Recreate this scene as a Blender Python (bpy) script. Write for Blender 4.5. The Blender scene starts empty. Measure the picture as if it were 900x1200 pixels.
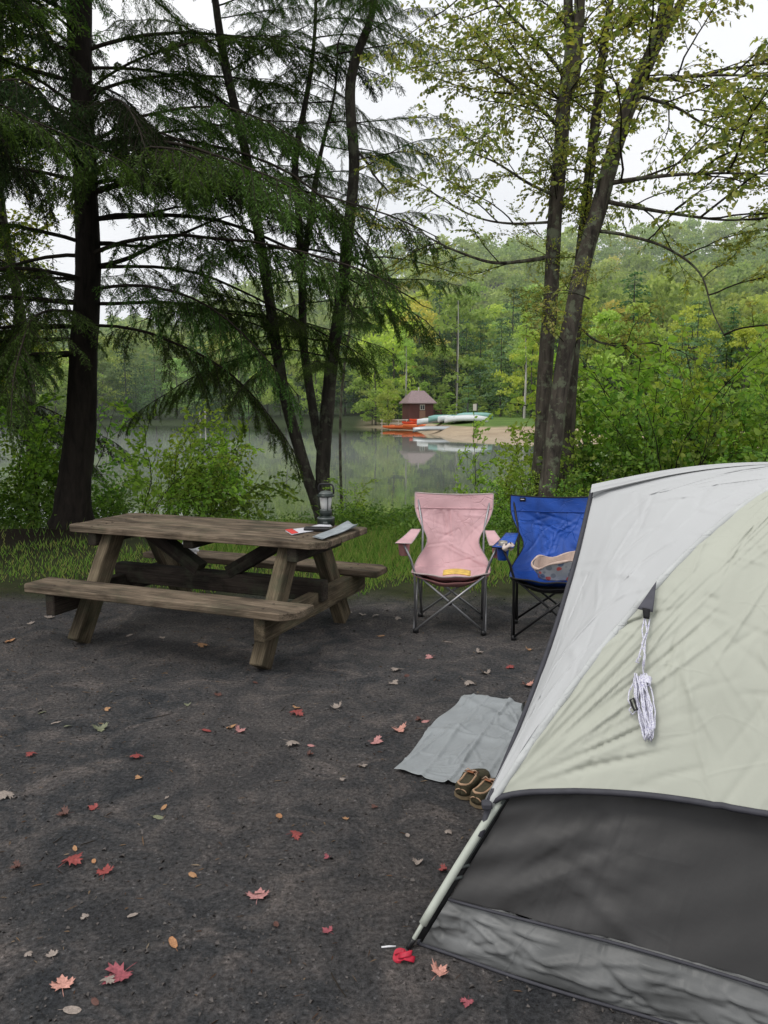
import bpy, math, random
import numpy as np
from mathutils import Vector, Matrix, Euler
from mathutils.bvhtree import BVHTree
R = math.radians
rng = np.random.default_rng(7)
random.seed(7)
sc = bpy.context.scene
COL = bpy.data.collections.new("campsite"); sc.collection.children.link(COL)

# ------------------------------------------------------------------ camera model
CH, CP, CF = 1.559, 0.135, 900.0
def at(px, py, Y):
    """point seen at pixel (px,py) of the 900x1200 frame, on the vertical plane y=Y"""
    dx = (px-450)/CF; du = (600-py)/CF
    d = Vector((dx, math.cos(CP)+du*math.sin(CP), -math.sin(CP)+du*math.cos(CP)))
    return Vector((0, 0, CH)) + d*(Y/d.y)
def gp(px, py, z=0.0):
    dx = (px-450)/CF; du = (600-py)/CF
    d = Vector((dx, math.cos(CP)+du*math.sin(CP), -math.sin(CP)+du*math.cos(CP)))
    return Vector((0, 0, CH)) + d*((z-CH)/d.z)
def ray(px, py):
    dx = (px-450)/CF; du = (600-py)/CF
    return Vector((dx, math.cos(CP)+du*math.sin(CP), -math.sin(CP)+du*math.cos(CP))).normalized()

# ------------------------------------------------------------------ tagging
def tag(o, label=None, cat=None, group=None, kind=None):
    if label: o['label'] = label
    if cat: o['category'] = cat
    if group: o['group'] = group
    if kind: o['kind'] = kind
    return o
def empty(name, loc=(0, 0, 0), rz=0.0, label=None, cat=None, group=None):
    o = bpy.data.objects.new(name, None); COL.objects.link(o)
    o.location = loc; o.rotation_euler = (0, 0, rz); o.empty_display_size = .1
    return tag(o, label, cat, group)
def link(name, me, parent=None):
    o = bpy.data.objects.new(name, me); COL.objects.link(o)
    if parent is not None: o.parent = parent
    return o
def copy_tree(o, parent=None):
    c = o.copy(); COL.objects.link(c)
    if parent is not None: c.parent = parent
    for ch in list(o.children): copy_tree(ch, c)
    return c

# ------------------------------------------------------------------ mesh builder
def basis(d, up=Vector((0, 0, 1))):
    d = d.normalized()
    if abs(d.dot(up)) > .98: up = Vector((1, 0, 0))
    s = d.cross(up).normalized(); u = s.cross(d).normalized()
    return d, s, u
class MB:
    def __init__(s): s.v = []; s.f = []; s.m = []; s.g = []; s.sm = []
    def add(s, vs, fs, mi=0, gc=None, smooth=False):
        b = len(s.v); s.v += [tuple(p) for p in vs]
        s.g += [tuple(q) for q in (gc if gc is not None else vs)]
        for f in fs: s.f.append([b+i for i in f]); s.m.append(mi); s.sm.append(smooth)
    def box(s, c, size, rot=None, mi=0, bev=.004, axis=0):
        """chamfered box; gc runs along the longest axis"""
        hx, hy, hz = [q/2 for q in size]; b = min(bev, hx*.45, hy*.45, hz*.45)
        pts = []; idx = {}
        for sx in (-1, 1):
            for sy in (-1, 1):
                for sz in (-1, 1):
                    for k in range(3):
                        e = [b, b, b]; e[k] = 0
                        idx[(sx, sy, sz, k)] = len(pts)
                        pts.append(Vector((sx*(hx-e[0]), sy*(hy-e[1]), sz*(hz-e[2]))))
        fs = []
        S = (-1, 1)
        for k in range(3):
            a, c2 = [q for q in range(3) if q != k]
            for sg in S:
                loop = []
                for (p, q) in ((-1, -1), (1, -1), (1, 1), (-1, 1)):
                    key = [0, 0, 0]; key[k] = sg; key[a] = p; key[c2] = q
                    loop.append(idx[(key[0], key[1], key[2], k)])
                fs.append(loop)
        for k in range(3):      # edges parallel to axis k
            a, c2 = [q for q in range(3) if q != k]
            for p in S:
                for q in S:
                    k1 = [0, 0, 0]; k1[a] = p; k1[c2] = q
                    k2 = list(k1); k1[k] = -1; k2[k] = 1
                    fs.append([idx[(*k1, a)], idx[(*k2, a)], idx[(*k2, c2)], idx[(*k1, c2)]])
        for sx in S:
            for sy in S:
                for sz in S: fs.append([idx[(sx, sy, sz, k)] for k in range(3)])
        order = sorted(range(3), key=lambda q: -size[q])
        off = Vector((random.random()*9, random.random()*9, random.random()*9))
        gc = [Vector((p[order[0]], p[order[1]], p[order[2]]))+off for p in pts]
        M = rot if rot is not None else Matrix.Identity(3)
        s.add([M @ p + Vector(c) for p in pts], fs, mi, gc)
    def beam(s, a, b, w, h, up=Vector((0, 0, 1)), mi=0, bev=.005):
        a = Vector(a); b = Vector(b); d, sd, u = basis(b-a, up)
        M = Matrix((d, sd, u)).transposed()
        s.box((a+b)/2, ((b-a).length, w, h), M, mi, bev)
    def tube(s, pts, rad, n=8, mi=0, cap=True, closed=False):
        pts = [Vector(p) for p in pts]; N = len(pts)
        if not hasattr(rad, '__len__'): rad = [rad]*N
        vs = []; gc = []; L = 0; prev = None
        for i, p in enumerate(pts):
            if closed: t = pts[(i+1) % N]-pts[i-1]
            else: t = pts[min(i+1, N-1)]-pts[max(i-1, 0)]
            if t.length < 1e-9: t = Vector((0, 0, 1))
            t.normalize()
            if prev is None: _, a, b = basis(t)
            else:
                a = prev-t*prev.dot(t)
                if a.length < 1e-6: _, a, b = basis(t)
                a.normalize()
            b = t.cross(a); prev = a
            if i: L += (p-pts[i-1]).length
            for k in range(n):
                th = 2*math.pi*k/n
                vs.append(p+(a*math.cos(th)+b*math.sin(th))*rad[i])
                gc.append((L, math.cos(th)*rad[i], math.sin(th)*rad[i]))
        fs = []
        for i in range(N if closed else N-1):
            j = (i+1) % N
            for k in range(n): fs.append([i*n+k, i*n+(k+1) % n, j*n+(k+1) % n, j*n+k])
        if cap and not closed:
            fs.append(list(range(n))[::-1]); fs.append([(N-1)*n+k for k in range(n)])
        s.add(vs, fs, mi, gc, True)
    def lathe(s, prof, c=(0, 0, 0), n=20, mi=0, M=None, smooth=True):
        vs = []; c = Vector(c)
        for (r, z) in prof:
            for k in range(n):
                p = Vector((r*math.cos(2*math.pi*k/n), r*math.sin(2*math.pi*k/n), z))
                vs.append((M @ p if M is not None else p)+c)
        fs = []
        for i in range(len(prof)-1):
            for k in range(n): fs.append([i*n+k, i*n+(k+1) % n, (i+1)*n+(k+1) % n, (i+1)*n+k])
        fs.append(list(range(n))[::-1]); fs.append([(len(prof)-1)*n+k for k in range(n)])
        s.add(vs, fs, mi, None, smooth)
    def prism(s, poly, z0, z1, M=None, c=(0, 0, 0), mi=0):
        n = len(poly); c = Vector(c); M = M or Matrix.Identity(3)
        vs = [M @ Vector((p[0], p[1], z0))+c for p in poly]+[M @ Vector((p[0], p[1], z1))+c for p in poly]
        off = random.random()*9
        gc = [(p[0]+off, p[1]+off, 0) for p in poly]+[(p[0]+off, p[1]+off, z1-z0) for p in poly]
        fs = [list(range(n))[::-1], [n+i for i in range(n)]]+[[i, (i+1) % n, n+(i+1) % n, n+i] for i in range(n)]
        s.add(vs, fs, mi, gc)
    def grid(s, fn, nu, nv, mi=0, gcf=None, thick=0.0):
        P = [[Vector(fn(i/nu, j/nv)) for j in range(nv+1)] for i in range(nu+1)]
        vs = [p for r in P for p in r]
        gc = [gcf(i/nu, j/nv) for i in range(nu+1) for j in range(nv+1)] if gcf else None
        W = nv+1
        fs = [[i*W+j, (i+1)*W+j, (i+1)*W+j+1, i*W+j+1] for i in range(nu) for j in range(nv)]
        s.add(vs, fs, mi, gc, True)
    def build(s, name, mats, parent=None):
        me = bpy.data.meshes.new(name); me.from_pydata(s.v, [], s.f)
        if not isinstance(mats, (list, tuple)): mats = [mats]
        for m in mats: me.materials.append(m)
        me.polygons.foreach_set('material_index', s.m)
        me.polygons.foreach_set('use_smooth', s.sm)
        a = me.attributes.new('gc', 'FLOAT_VECTOR', 'POINT')
        a.data.foreach_set('vector', np.array(s.g, dtype=np.float32).ravel())
        me.update()
        return link(name, me, parent)
def crease_set(n, seed, umax, vmax, focus=None):
    r_ = np.random.default_rng(seed); c = []
    for k in range(n):
        if focus is not None and r_.random() < .45:
            f = focus[r_.integers(len(focus))]; a = r_.uniform(*f[2]); l0 = r_.uniform(.02, .25); L = r_.uniform(.15, .6)
            p = (f[0]+math.cos(a)*l0, f[1]+math.sin(a)*l0); q_ = (p[0]+math.cos(a)*L, p[1]+math.sin(a)*L)
        else:
            p = (r_.uniform(0, umax), r_.uniform(0, vmax)); a = r_.normal(0, .9); L = r_.uniform(.08, .42); q_ = (p[0]+math.cos(a)*L, p[1]+math.sin(a)*L)
        c.append((*p, *q_, r_.uniform(.006, .012), r_.choice([-1, 1])*r_.uniform(.0012, .0038)))
    return np.array(c)
def crease_h(cs, x, y):
    px, py, qx, qy, w_, h_ = cs.T; dx, dy = qx-px, qy-py; L2 = dx*dx+dy*dy
    t = np.clip(((x-px)*dx+(y-py)*dy)/L2, 0, 1); t0 = t*(1-t)*4
    d2 = (x-px-t*dx)**2+(y-py-t*dy)**2
    return float(np.sum(h_*t0**.5*np.exp(-d2/(w_*w_))))
def solid(o, t, off=0):
    m = o.modifiers.new('thick', 'SOLIDIFY'); m.thickness = t; m.offset = off; return o

# numpy quad mesh for foliage
class QM:
    def __init__(s): s.V = []; s.F = []; s.M = []; s.n = 0; s.A = []
    def add(s, V, F, mi, tint=None):
        V = np.asarray(V, np.float32).reshape(-1, 3); F = np.asarray(F, np.int64).reshape(-1, 4)
        s.V.append(V); s.F.append(F+s.n); s.M.append(np.full(len(F), mi, np.int32)); s.n += len(V)
        s.A.append(np.zeros((len(V), 3), np.float32) if tint is None else np.broadcast_to(tint, (len(V), 3)).astype(np.float32))
    def tube(s, pts, rad, n=5, mi=0):
        pts = np.asarray(pts, float); N = len(pts)
        rad = np.broadcast_to(rad, (N,)) if np.ndim(rad) == 0 else np.asarray(rad)
        t = np.gradient(pts, axis=0); t /= np.linalg.norm(t, axis=1)[:, None]+1e-9
        ref = np.array([0, 0, 1.]) if abs(t[0, 2]) < .9 else np.array([1., 0, 0])
        a = np.cross(t, ref); a /= np.linalg.norm(a, axis=1)[:, None]+1e-9
        b = np.cross(t, a)
        th = np.arange(n)*2*np.pi/n
        V = pts[:, None]+(a[:, None]*np.cos(th)[None, :, None]+b[:, None]*np.sin(th)[None, :, None])*rad[:, None, None]
        i = np.arange(N-1)[:, None]*n; k = np.arange(n)[None]; k2 = (k+1) % n
        F = np.stack([i+k, i+k2, i+n+k2, i+n+k], -1)
        s.add(V, F, mi)
    def leaves(s, P, D, Nn, L, W, mi=1, six=True, fold=.25, tint=None):
        P, D, Nn = (np.asarray(q, float) for q in (P, D, Nn)); n = len(P)
        if n == 0: return
        D = D/(np.linalg.norm(D, axis=1)[:, None]+1e-9)
        S = np.cross(D, Nn); S /= np.linalg.norm(S, axis=1)[:, None]+1e-9
        U = np.cross(S, D)
        L = np.broadcast_to(L, (n,))[:, None]; W = np.broadcast_to(W, (n,))[:, None]
        if six:
            f = fold*W
            V = np.stack([P, P+D*L*.3-S*W*.5+U*f, P+D*L*.68-S*W*.38+U*f*.6, P+D*L-U*f*.5,
                          P+D*L*.68+S*W*.38+U*f*.6, P+D*L*.3+S*W*.5+U*f], 1)
            b = np.arange(n)[:, None]*6
            F = np.concatenate([b+np.array([[0, 1, 2, 3]]), b+np.array([[0, 3, 4, 5]])], 0)
            k = 6
        else:
            V = np.stack([P, P+D*L*.45-S*W*.5, P+D*L, P+D*L*.45+S*W*.5], 1)
            F = np.arange(n)[:, None]*4+np.arange(4)[None]; k = 4
        if tint is not None and np.ndim(tint) == 2: tint = np.repeat(tint, k, 0)
        s.add(V, F, mi, tint)
    def mesh(s, name, mats, smooth=False):
        V = np.concatenate(s.V); F = np.concatenate(s.F); M = np.concatenate(s.M)
        me = bpy.data.meshes.new(name)
        me.vertices.add(len(V)); me.vertices.foreach_set('co', V.ravel())
        me.loops.add(F.size); me.loops.foreach_set('vertex_index', F.ravel().astype(np.int32))
        me.polygons.add(len(F)); me.polygons.foreach_set('loop_start', np.arange(0, F.size, 4, dtype=np.int32))
        me.polygons.foreach_set('loop_total', np.full(len(F), 4, np.int32))
        for m in mats: me.materials.append(m)
        me.polygons.foreach_set('material_index', M)
        a = me.attributes.new('tint', 'FLOAT_VECTOR', 'POINT'); a.data.foreach_set('vector', np.concatenate(s.A).ravel())
        me.update(calc_edges=True); me.validate()
        return me

# ------------------------------------------------------------------ materials
def mat(name):
    m = bpy.data.materials.new(name); m.use_nodes = True; nt = m.node_tree; nt.nodes.clear()
    out = nt.nodes.new('ShaderNodeOutputMaterial')
    class B: pass
    b = B(); b.m = m; b.nt = nt; b.out = out
    def N(t, **k):
        n = nt.nodes.new('ShaderNode'+t)
        for q, v in k.items():
            if q.startswith('i_'):
                key = q[2:].replace('_', ' ')
                n.inputs[int(key) if key.isdigit() else key].default_value = v
            else: setattr(n, q, v)
        return n
    def Lk(a, c): nt.links.new(a, c)
    b.N = N; b.L = Lk
    return b
def col4(c): return (c[0], c[1], c[2], 1)
def ramp(b, fac, stops, interp='LINEAR'):
    r = b.N('ValToRGB'); r.color_ramp.interpolation = interp
    e = r.color_ramp.elements
    while len(e) < len(stops): e.new(.5)
    for q, (p, c) in zip(e, stops): q.position = p; q.color = col4(c) if hasattr(c, '__len__') else (c, c, c, 1)
    b.L(fac, r.inputs[0]); return r.outputs[0]
def mix(b, fac, a, c, mode='MIX'):
    m = b.N('Mix', data_type='RGBA', blend_type=mode)
    for s, v in ((m.inputs[0], fac), (m.inputs[6], a), (m.inputs[7], c)):
        if hasattr(v, 'is_output') or isinstance(v, bpy.types.NodeSocket): b.L(v, s)
        else: s.default_value = v if not hasattr(v, '__len__') else col4(v)
    return m.outputs[2]
def noise(b, vec, scale, detail=4, rough=.55, dist=0.0):
    n = b.N('TexNoise'); n.inputs['Scale'].default_value = scale; n.inputs['Detail'].default_value = detail
    n.inputs['Roughness'].default_value = rough; n.inputs['Distortion'].default_value = dist
    if vec is not None: b.L(vec, n.inputs['Vector'])
    return n.outputs[0]
def vscale(b, vec, sx, sy, sz, rot=(0, 0, 0)):
    m = b.N('Mapping'); m.inputs['Scale'].default_value = (sx, sy, sz); m.inputs['Rotation'].default_value = rot
    b.L(vec, m.inputs['Vector']); return m.outputs[0]
def attr(b, name='gc'):
    return b.N('Attribute', attribute_name=name).outputs['Vector']
def math_(b, op, a, c=0.0, c2=None):
    m = b.N('Math', operation=op)
    for s, v in zip(m.inputs, (a, c, c2)):
        if v is None: continue
        if isinstance(v, bpy.types.NodeSocket): b.L(v, s)
        else: s.default_value = v
    return m.outputs[0]
def finish(b, color, rough=.7, bump=None, bstr=.3, bdist=.01, spec=.4, metal=0.0, extra=None):
    p = b.N('BsdfPrincipled')
    if isinstance(color, bpy.types.NodeSocket): b.L(color, p.inputs['Base Color'])
    else: p.inputs['Base Color'].default_value = col4(color)
    if isinstance(rough, bpy.types.NodeSocket): b.L(rough, p.inputs['Roughness'])
    else: p.inputs['Roughness'].default_value = rough
    p.inputs['Specular IOR Level'].default_value = spec; p.inputs['Metallic'].default_value = metal
    if bump is not None:
        n = b.N('Bump'); n.inputs['Strength'].default_value = bstr; n.inputs['Distance'].default_value = bdist
        b.L(bump, n.inputs['Height']); b.L(n.outputs[0], p.inputs['Normal'])
    if extra: extra(p)
    b.L(p.outputs[0], b.out.inputs['Surface'])
    return b.m
def leaf_mat(name, cols, trans=.4, objvar=.25, rough=.5, gloss=.015, usetint=False):
    b = mat(name); g = b.N('NewGeometry')
    c = ramp(b, g.outputs['Random Per Island'], [(i/(len(cols)-1), q) for i, q in enumerate(cols)])
    oi = b.N('ObjectInfo')
    v = math_(b, 'MULTIPLY_ADD', oi.outputs['Random'], objvar*2, 1-objvar)
    hs = b.N('HueSaturation'); b.L(c, hs.inputs['Color']); b.L(v, hs.inputs['Value'])
    h = math_(b, 'MULTIPLY_ADD', oi.outputs['Random'], .04, .48)
    b.L(h, hs.inputs['Hue'])
    c = hs.outputs[0]
    if usetint: c = mix(b, 1.0, c, attr(b, 'tint'), 'MULTIPLY')
    d = b.N('BsdfDiffuse'); b.L(c, d.inputs[0]); t = b.N('BsdfTranslucent')
    c2 = mix(b, 1.0, c, (1.15, 1.25, .6), 'MULTIPLY'); b.L(c2, t.inputs[0])
    m = b.N('MixShader'); m.inputs[0].default_value = trans; b.L(d.outputs[0], m.inputs[1]); b.L(t.outputs[0], m.inputs[2])
    if gloss > 0:
        gl = b.N('BsdfGlossy'); gl.inputs['Roughness'].default_value = rough; gl.inputs[0].default_value = (1, 1, 1, 1)
        m2 = b.N('MixShader'); m2.inputs[0].default_value = gloss; b.L(m.outputs[0], m2.inputs[1]); b.L(gl.outputs[0], m2.inputs[2]); m = m2
    b.L(m.outputs[0], b.out.inputs['Surface'])
    return b.m
def bark_mat(name, c1, c2, c3=None, sc_=14, lich=.0, lc=(.16, .18, .12)):
    b = mat(name); tc = b.N('TexCoord').outputs['Object']
    n = noise(b, vscale(b, tc, 1, 1, .22), sc_, 6, .65, .6)
    c = ramp(b, n, [(.3, c1), (.7, c2)])
    if c3 is not None:
        k = ramp(b, noise(b, tc, 3.1, 4), [(.5, 0.0), (.62, 1.0)]); c = mix(b, k, c, c3)
    if lich:
        k = ramp(b, noise(b, tc, 7.3, 5, .7), [(.52, 0.0), (.6, lich)]); c = mix(b, k, c, lc)
    return finish(b, c, .9, n, .9, .02, .2)
def plain(name, c, rough=.6, metal=0.0, spec=.4, var=.15, sc_=30, bstr=.1):
    b = mat(name); tc = b.N('TexCoord').outputs['Object']; n = noise(b, tc, sc_, 4)
    k = [q*(1-var) for q in c]; h = [min(1, q*(1+var)) for q in c]
    return finish(b, ramp(b, n, [(.3, k), (.7, h)]), rough, n, bstr, .002, spec, metal)
def fabric(name, c, var=.12, wr=3.0, bstr=.5, bd=.02, cw=.45, rough=.75, trans=0.0, sheen=.0, rot=.4, sy=.35):
    """coated nylon: slow colour drift, long soft folds and sharper crossing creases"""
    b = mat(name); g = attr(b)
    n1 = noise(b, vscale(b, g, 1, sy, 1, (0, 0, rot)), wr, 3, .5, .8)
    vo = b.N('TexVoronoi', feature='DISTANCE_TO_EDGE'); vo.inputs['Scale'].default_value = wr*1.5
    nv = b.N('TexNoise'); nv.inputs['Scale'].default_value = wr*.8; b.L(g, nv.inputs['Vector'])
    wv = b.N('VectorMath', operation='MULTIPLY_ADD'); b.L(nv.outputs[1], wv.inputs[0]); wv.inputs[1].default_value = (.10, .10, .10); b.L(g, wv.inputs[2])
    b.L(vscale(b, wv.outputs[0], 1, .55, 1, (0, 0, rot+.6)), vo.inputs['Vector'])
    vo2 = b.N('TexVoronoi', feature='DISTANCE_TO_EDGE'); vo2.inputs['Scale'].default_value = wr*3.1; b.L(vscale(b, wv.outputs[0], .5, 1, 1, (0, 0, rot-.5)), vo2.inputs['Vector'])
    cr = ramp(b, vo.outputs['Distance'], [(0, 0.0), (.045, 1.0)]); cr_b = ramp(b, vo2.outputs['Distance'], [(0, 0.0), (.05, 1.0)])
    mk = ramp(b, noise(b, g, wr*.6, 2), [(.45, 0.0), (.62, 1.0)])
    mk2 = ramp(b, noise(b, g, wr*.9, 2, .5, 1.0), [(.5, 0.0), (.6, .5)])
    crm = math_(b, 'ADD', math_(b, 'MULTIPLY', math_(b, 'SUBTRACT', 1.0, cr), mk), math_(b, 'MULTIPLY', math_(b, 'SUBTRACT', 1.0, cr_b), mk2))
    h = math_(b, 'MULTIPLY_ADD', crm, -cw, n1)
    h2 = math_(b, 'MULTIPLY_ADD', noise(b, g, wr*7, 3), .07, h)
    k = [q*(1-var) for q in c]; hh = [min(1, q*(1+var)) for q in c]
    cc = ramp(b, n1, [(.3, k), (.7, hh)])
    m = finish(b, cc, rough, h2, bstr, bd, .35)
    if trans:
        p = [x for x in b.nt.nodes if x.type == 'BSDF_PRINCIPLED'][0]
        t = b.N('BsdfTranslucent'); b.L(cc, t.inputs[0]); ms = b.N('MixShader'); ms.inputs[0].default_value = trans
        b.L(p.outputs[0], ms.inputs[1]); b.L(t.outputs[0], ms.inputs[2]); b.L(ms.outputs[0], b.out.inputs['Surface'])
    return m
def wood_mat(name, c1, c2, c3, green=.5):
    b = mat(name); g = attr(b)
    n = noise(b, vscale(b, g, .8, 30, 30), 4, 7, .72, .5)
    n2 = noise(b, vscale(b, g, 1, 3, 3), 3.0, 5, .6, .5)
    c = ramp(b, n, [(.28, c1), (.5, c2), (.72, c3)])
    st = ramp(b, n2, [(.38, 1.0), (.62, .35)]); c = mix(b, 1.0, c, st, 'MULTIPLY')
    k = ramp(b, noise(b, g, 5, 5, .7), [(.5, 0.0), (.68, green)]); c = mix(b, k, c, (.06, .075, .045))
    # nail heads, splits
    return finish(b, c, .85, n, 1.0, .006, .2)
# ------------------------------------------------------------------ palette
M_HEM = leaf_mat('hemlock_needles', [(.040, .072, .022), (.080, .142, .036), (.135, .23, .06)], .42, .35, gloss=.006)
M_HEMB = leaf_mat('hemlock_needles_shaded', [(.016, .027, .013), (.032, .052, .022), (.055, .085, .034)], .35, .4, gloss=.005)  # darker copy of the needles: backlit canopy shade put into the colour
M_MAP = leaf_mat('maple_leaves', [(.14, .18, .06), (.25, .30, .09), (.37, .38, .10), (.46, .40, .12)], .55, .15)
M_SHR = leaf_mat('shrub_leaves', [(.09, .17, .035), (.19, .32, .055), (.31, .46, .08)], .5, .25)
M_SHB = leaf_mat('bright_shrub_leaves', [(.20, .32, .05), (.33, .48, .08), (.46, .60, .13)], .5, .15)
M_BCK = leaf_mat('back_maple_leaves', [(.18, .24, .04), (.32, .38, .06), (.46, .40, .08)], .5, .2)
M_GRS = leaf_mat('grass_blades', [(.09, .17, .035), (.17, .31, .055), (.27, .37, .085), (.35, .31, .12)], .4, .0, gloss=.01)
M_UND = leaf_mat('undergrowth_leaves', [(.07, .13, .03), (.14, .24, .05), (.22, .33, .07)], .45, .0)
M_FARD = leaf_mat('far_broadleaf', [(.25, .32, .12), (.35, .43, .15), (.46, .52, .20)], .45, .22, gloss=0, usetint=True)
M_FARC = leaf_mat('far_conifer', [(.12, .18, .10), (.18, .27, .14), (.26, .35, .18)], .4, .25, gloss=0, usetint=True)
M_BRK_H = bark_mat('hemlock_bark', (.010, .008, .007), (.035, .028, .023))
M_BRK_C = bark_mat('hemlock_bark_grey', (.018, .016, .014), (.07, .06, .05), lich=.35)
M_BRK_M = bark_mat('maple_bark', (.022, .019, .017), (.13, .11, .09), lich=.8)
M_TWIG = bark_mat('twig_bark', (.02, .016, .012), (.05, .04, .03), sc_=30)
M_BIRCH = bark_mat('pale_birch_bark', (.25, .24, .22), (.5, .48, .44), sc_=4)
M_FTRK = bark_mat('far_bark', (.05, .045, .04), (.12, .11, .09), sc_=3)
M_WOOD = wood_mat('weathered_table_wood', (.05, .036, .024), (.19, .145, .102), (.38, .30, .22), .35)
M_WOODL = wood_mat('weathered_leg_wood', (.045, .034, .022), (.15, .118, .076), (.27, .22, .15), .6)
M_WOODD = wood_mat('dark_wood', (.016, .012, .010), (.045, .035, .028), (.085, .068, .052), .5)  # darker brown wood for cleats, braces, centre beam and left seat support

# ------------------------------------------------------------------ terrain
SX = np.array([-400, -100, -24, -8, 0, 3, 3.8, 6, 9.4, 19, 60, 400.])
SY = np.array([150, 118, 108, 98, 90, 82, 76, 54, 49.5, 42, 34, 30.])
RX = np.array([-900, 0, 200, 300, 400, 480, 560, 700, 900, 1800.])
RY = np.array([410, 390, 365, 340, 318, 297, 286, 284, 270, 270.])
def smooth(t): t = np.clip(t, 0, 1); return t*t*(3-2*t)
def wob(x, y, f, s=0): return np.sin(x*f+s)*np.cos(y*f*1.3+s*2)+.5*np.sin(x*f*2.3+y*f*1.7+s*3)
def terr(x, y):
    x = np.asarray(x, float); y = np.asarray(y, float)
    yy = y+.35*wob(x, y, .5)
    near = -1.15*smooth((yy-9.2)/6.2)-1.4*smooth((yy-15)/9)
    near = near+.012*wob(x, y, 2.1, 1)*smooth((y-6)/3)
    # camp side bank continues right, lake on the left
    s = y-np.interp(x, SX, SY)+1.2*wob(x, y, .11)
    far = np.where(s < 0, np.maximum(-.9+.07*s, -2.55), -.9+1.3*smooth(s/34)*1.0)
    y0 = np.maximum(np.interp(x, SX, SY)+34, np.where(x < 28, 112, 80)+0*y)
    az = 450+900*x/np.maximum(y, 1)
    yr = np.interp(az, RX, RY)
    ridge = (478-yr)/900*255+1.56-12
    q = np.clip((y-y0)/(255-y0), 0, 1.05)
    hill = np.where(s > 0, ridge*(.55*q**1.1+.45*q*q)+1.6*wob(x, y, .045)*np.clip(q*4, 0, 1), 0)
    hill = hill - np.clip((y-275)/400, 0, 1)*20
    return np.maximum(near, np.where(y > 26, far, -9)) + np.where(y > 26, hill, 0)
def tz(x, y): return float(terr(x, y))
def sinh_axis(n, near, far, c=0):
    t = np.linspace(-1, 1, n); k = math.asinh(far/near)
    return c+near*np.sinh(t*k)
xs = sinh_axis(261, 1.2, 1500); ys = np.concatenate([-np.geomspace(1, 900, 30)[::-1], np.linspace(-.7, 18, 120), np.geomspace(18.3, 1600, 190)])
X, Y = np.meshgrid(xs, ys, indexing='ij'); Z = terr(X, Y)
V = np.stack([X, Y, Z], -1).reshape(-1, 3); ny = len(ys)
i = np.arange(len(xs)-1)[:, None]*ny; j = np.arange(ny-1)[None]
F = np.stack([i+j, i+ny+j, i+ny+j+1, i+j+1], -1).reshape(-1, 4)
q = QM(); q.add(V, F, 0)

b = mat('ground'); ps = b.N('NewGeometry').outputs['Position']; sp = b.N('SeparateXYZ'); b.L(ps, sp.inputs[0])
n_big = noise(b, ps, .55, 5, .6, .7); n_mid = noise(b, ps, 4.2, 8, .72, .9); n_fine = noise(b, ps, 60, 5, .8); n_vf = noise(b, ps, 260, 3, .8)
vor = b.N('TexVoronoi'); vor.inputs['Scale'].default_value = 130; b.L(ps, vor.inputs['Vector'])
vor2 = b.N('TexVoronoi'); vor2.inputs['Scale'].default_value = 55; b.L(ps, vor2.inputs['Vector'])
g1 = ramp(b, n_mid, [(.30, (.034, .037, .042)), (.45, (.066, .067, .070)), (.56, (.108, .100, .098)), (.70, (.20, .172, .158))])
br = ramp(b, n_big, [(.45, 0.0), (.62, .45)]); g1 = mix(b, br, g1, (.120, .106, .099))
# tyre scrapes: long curved drier streaks
rr = b.N('TexWave', wave_type='RINGS', rings_direction='SPHERICAL'); rr.inputs['Scale'].default_value = 1.3
rr.inputs['Distortion'].default_value = 7; rr.inputs['Detail'].default_value = 3; rr.inputs['Detail Scale'].default_value = .8
mp = b.N('Mapping'); mp.inputs['Location'].default_value = (2.8, -1.2, 0); b.L(ps, mp.inputs['Vector']); b.L(mp.outputs[0], rr.inputs['Vector'])
stk = math_(b, 'MULTIPLY', ramp(b, rr.outputs[1], [(.86, 0.0), (.98, .40)]), ramp(b, noise(b, ps, 1.1, 4), [(.46, 0.0), (.58, 1.0)]))
g1 = mix(b, 0.0, g1, (.17, .155, .145))
fl = ramp(b, n_fine, [(.34, .42), (.66, 1.85)]); g1 = mix(b, 1.0, g1, fl, 'MULTIPLY')
pb = ramp(b, vor.outputs['Color'], [(.85, .9), (.98, 1.9)]); g1 = mix(b, 1.0, g1, pb, 'MULTIPLY')
# grass strip earth
eg = math_(b, 'ADD', sp.outputs[1], math_(b, 'MULTIPLY', noise(b, ps, 2.2, 5), 1.1))
mg = ramp(b, math_(b, 'DIVIDE', eg, 10.0), [(.645, 0.0), (.70, 1.0)])
earth = ramp(b, n_mid, [(.3, (.03, .034, .016)), (.55, (.055, .065, .026)), (.75, (.075, .06, .04))])
c = mix(b, mg, g1, earth)
# dirt and needles under the hemlock
lx = math_(b, 'MULTIPLY_ADD', sp.outputs[0], -.1, math_(b, 'MULTIPLY', n_mid, .35)); 
nd = math_(b, 'MULTIPLY', ramp(b, lx, [(.47, 0.0), (.58, 1.0)]), ramp(b, math_(b, 'DIVIDE', sp.outputs[1], 20.0), [(.36, 0.0), (.46, 1.0)]))
c = mix(b, nd, c, (.026, .018, .013))
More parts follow.
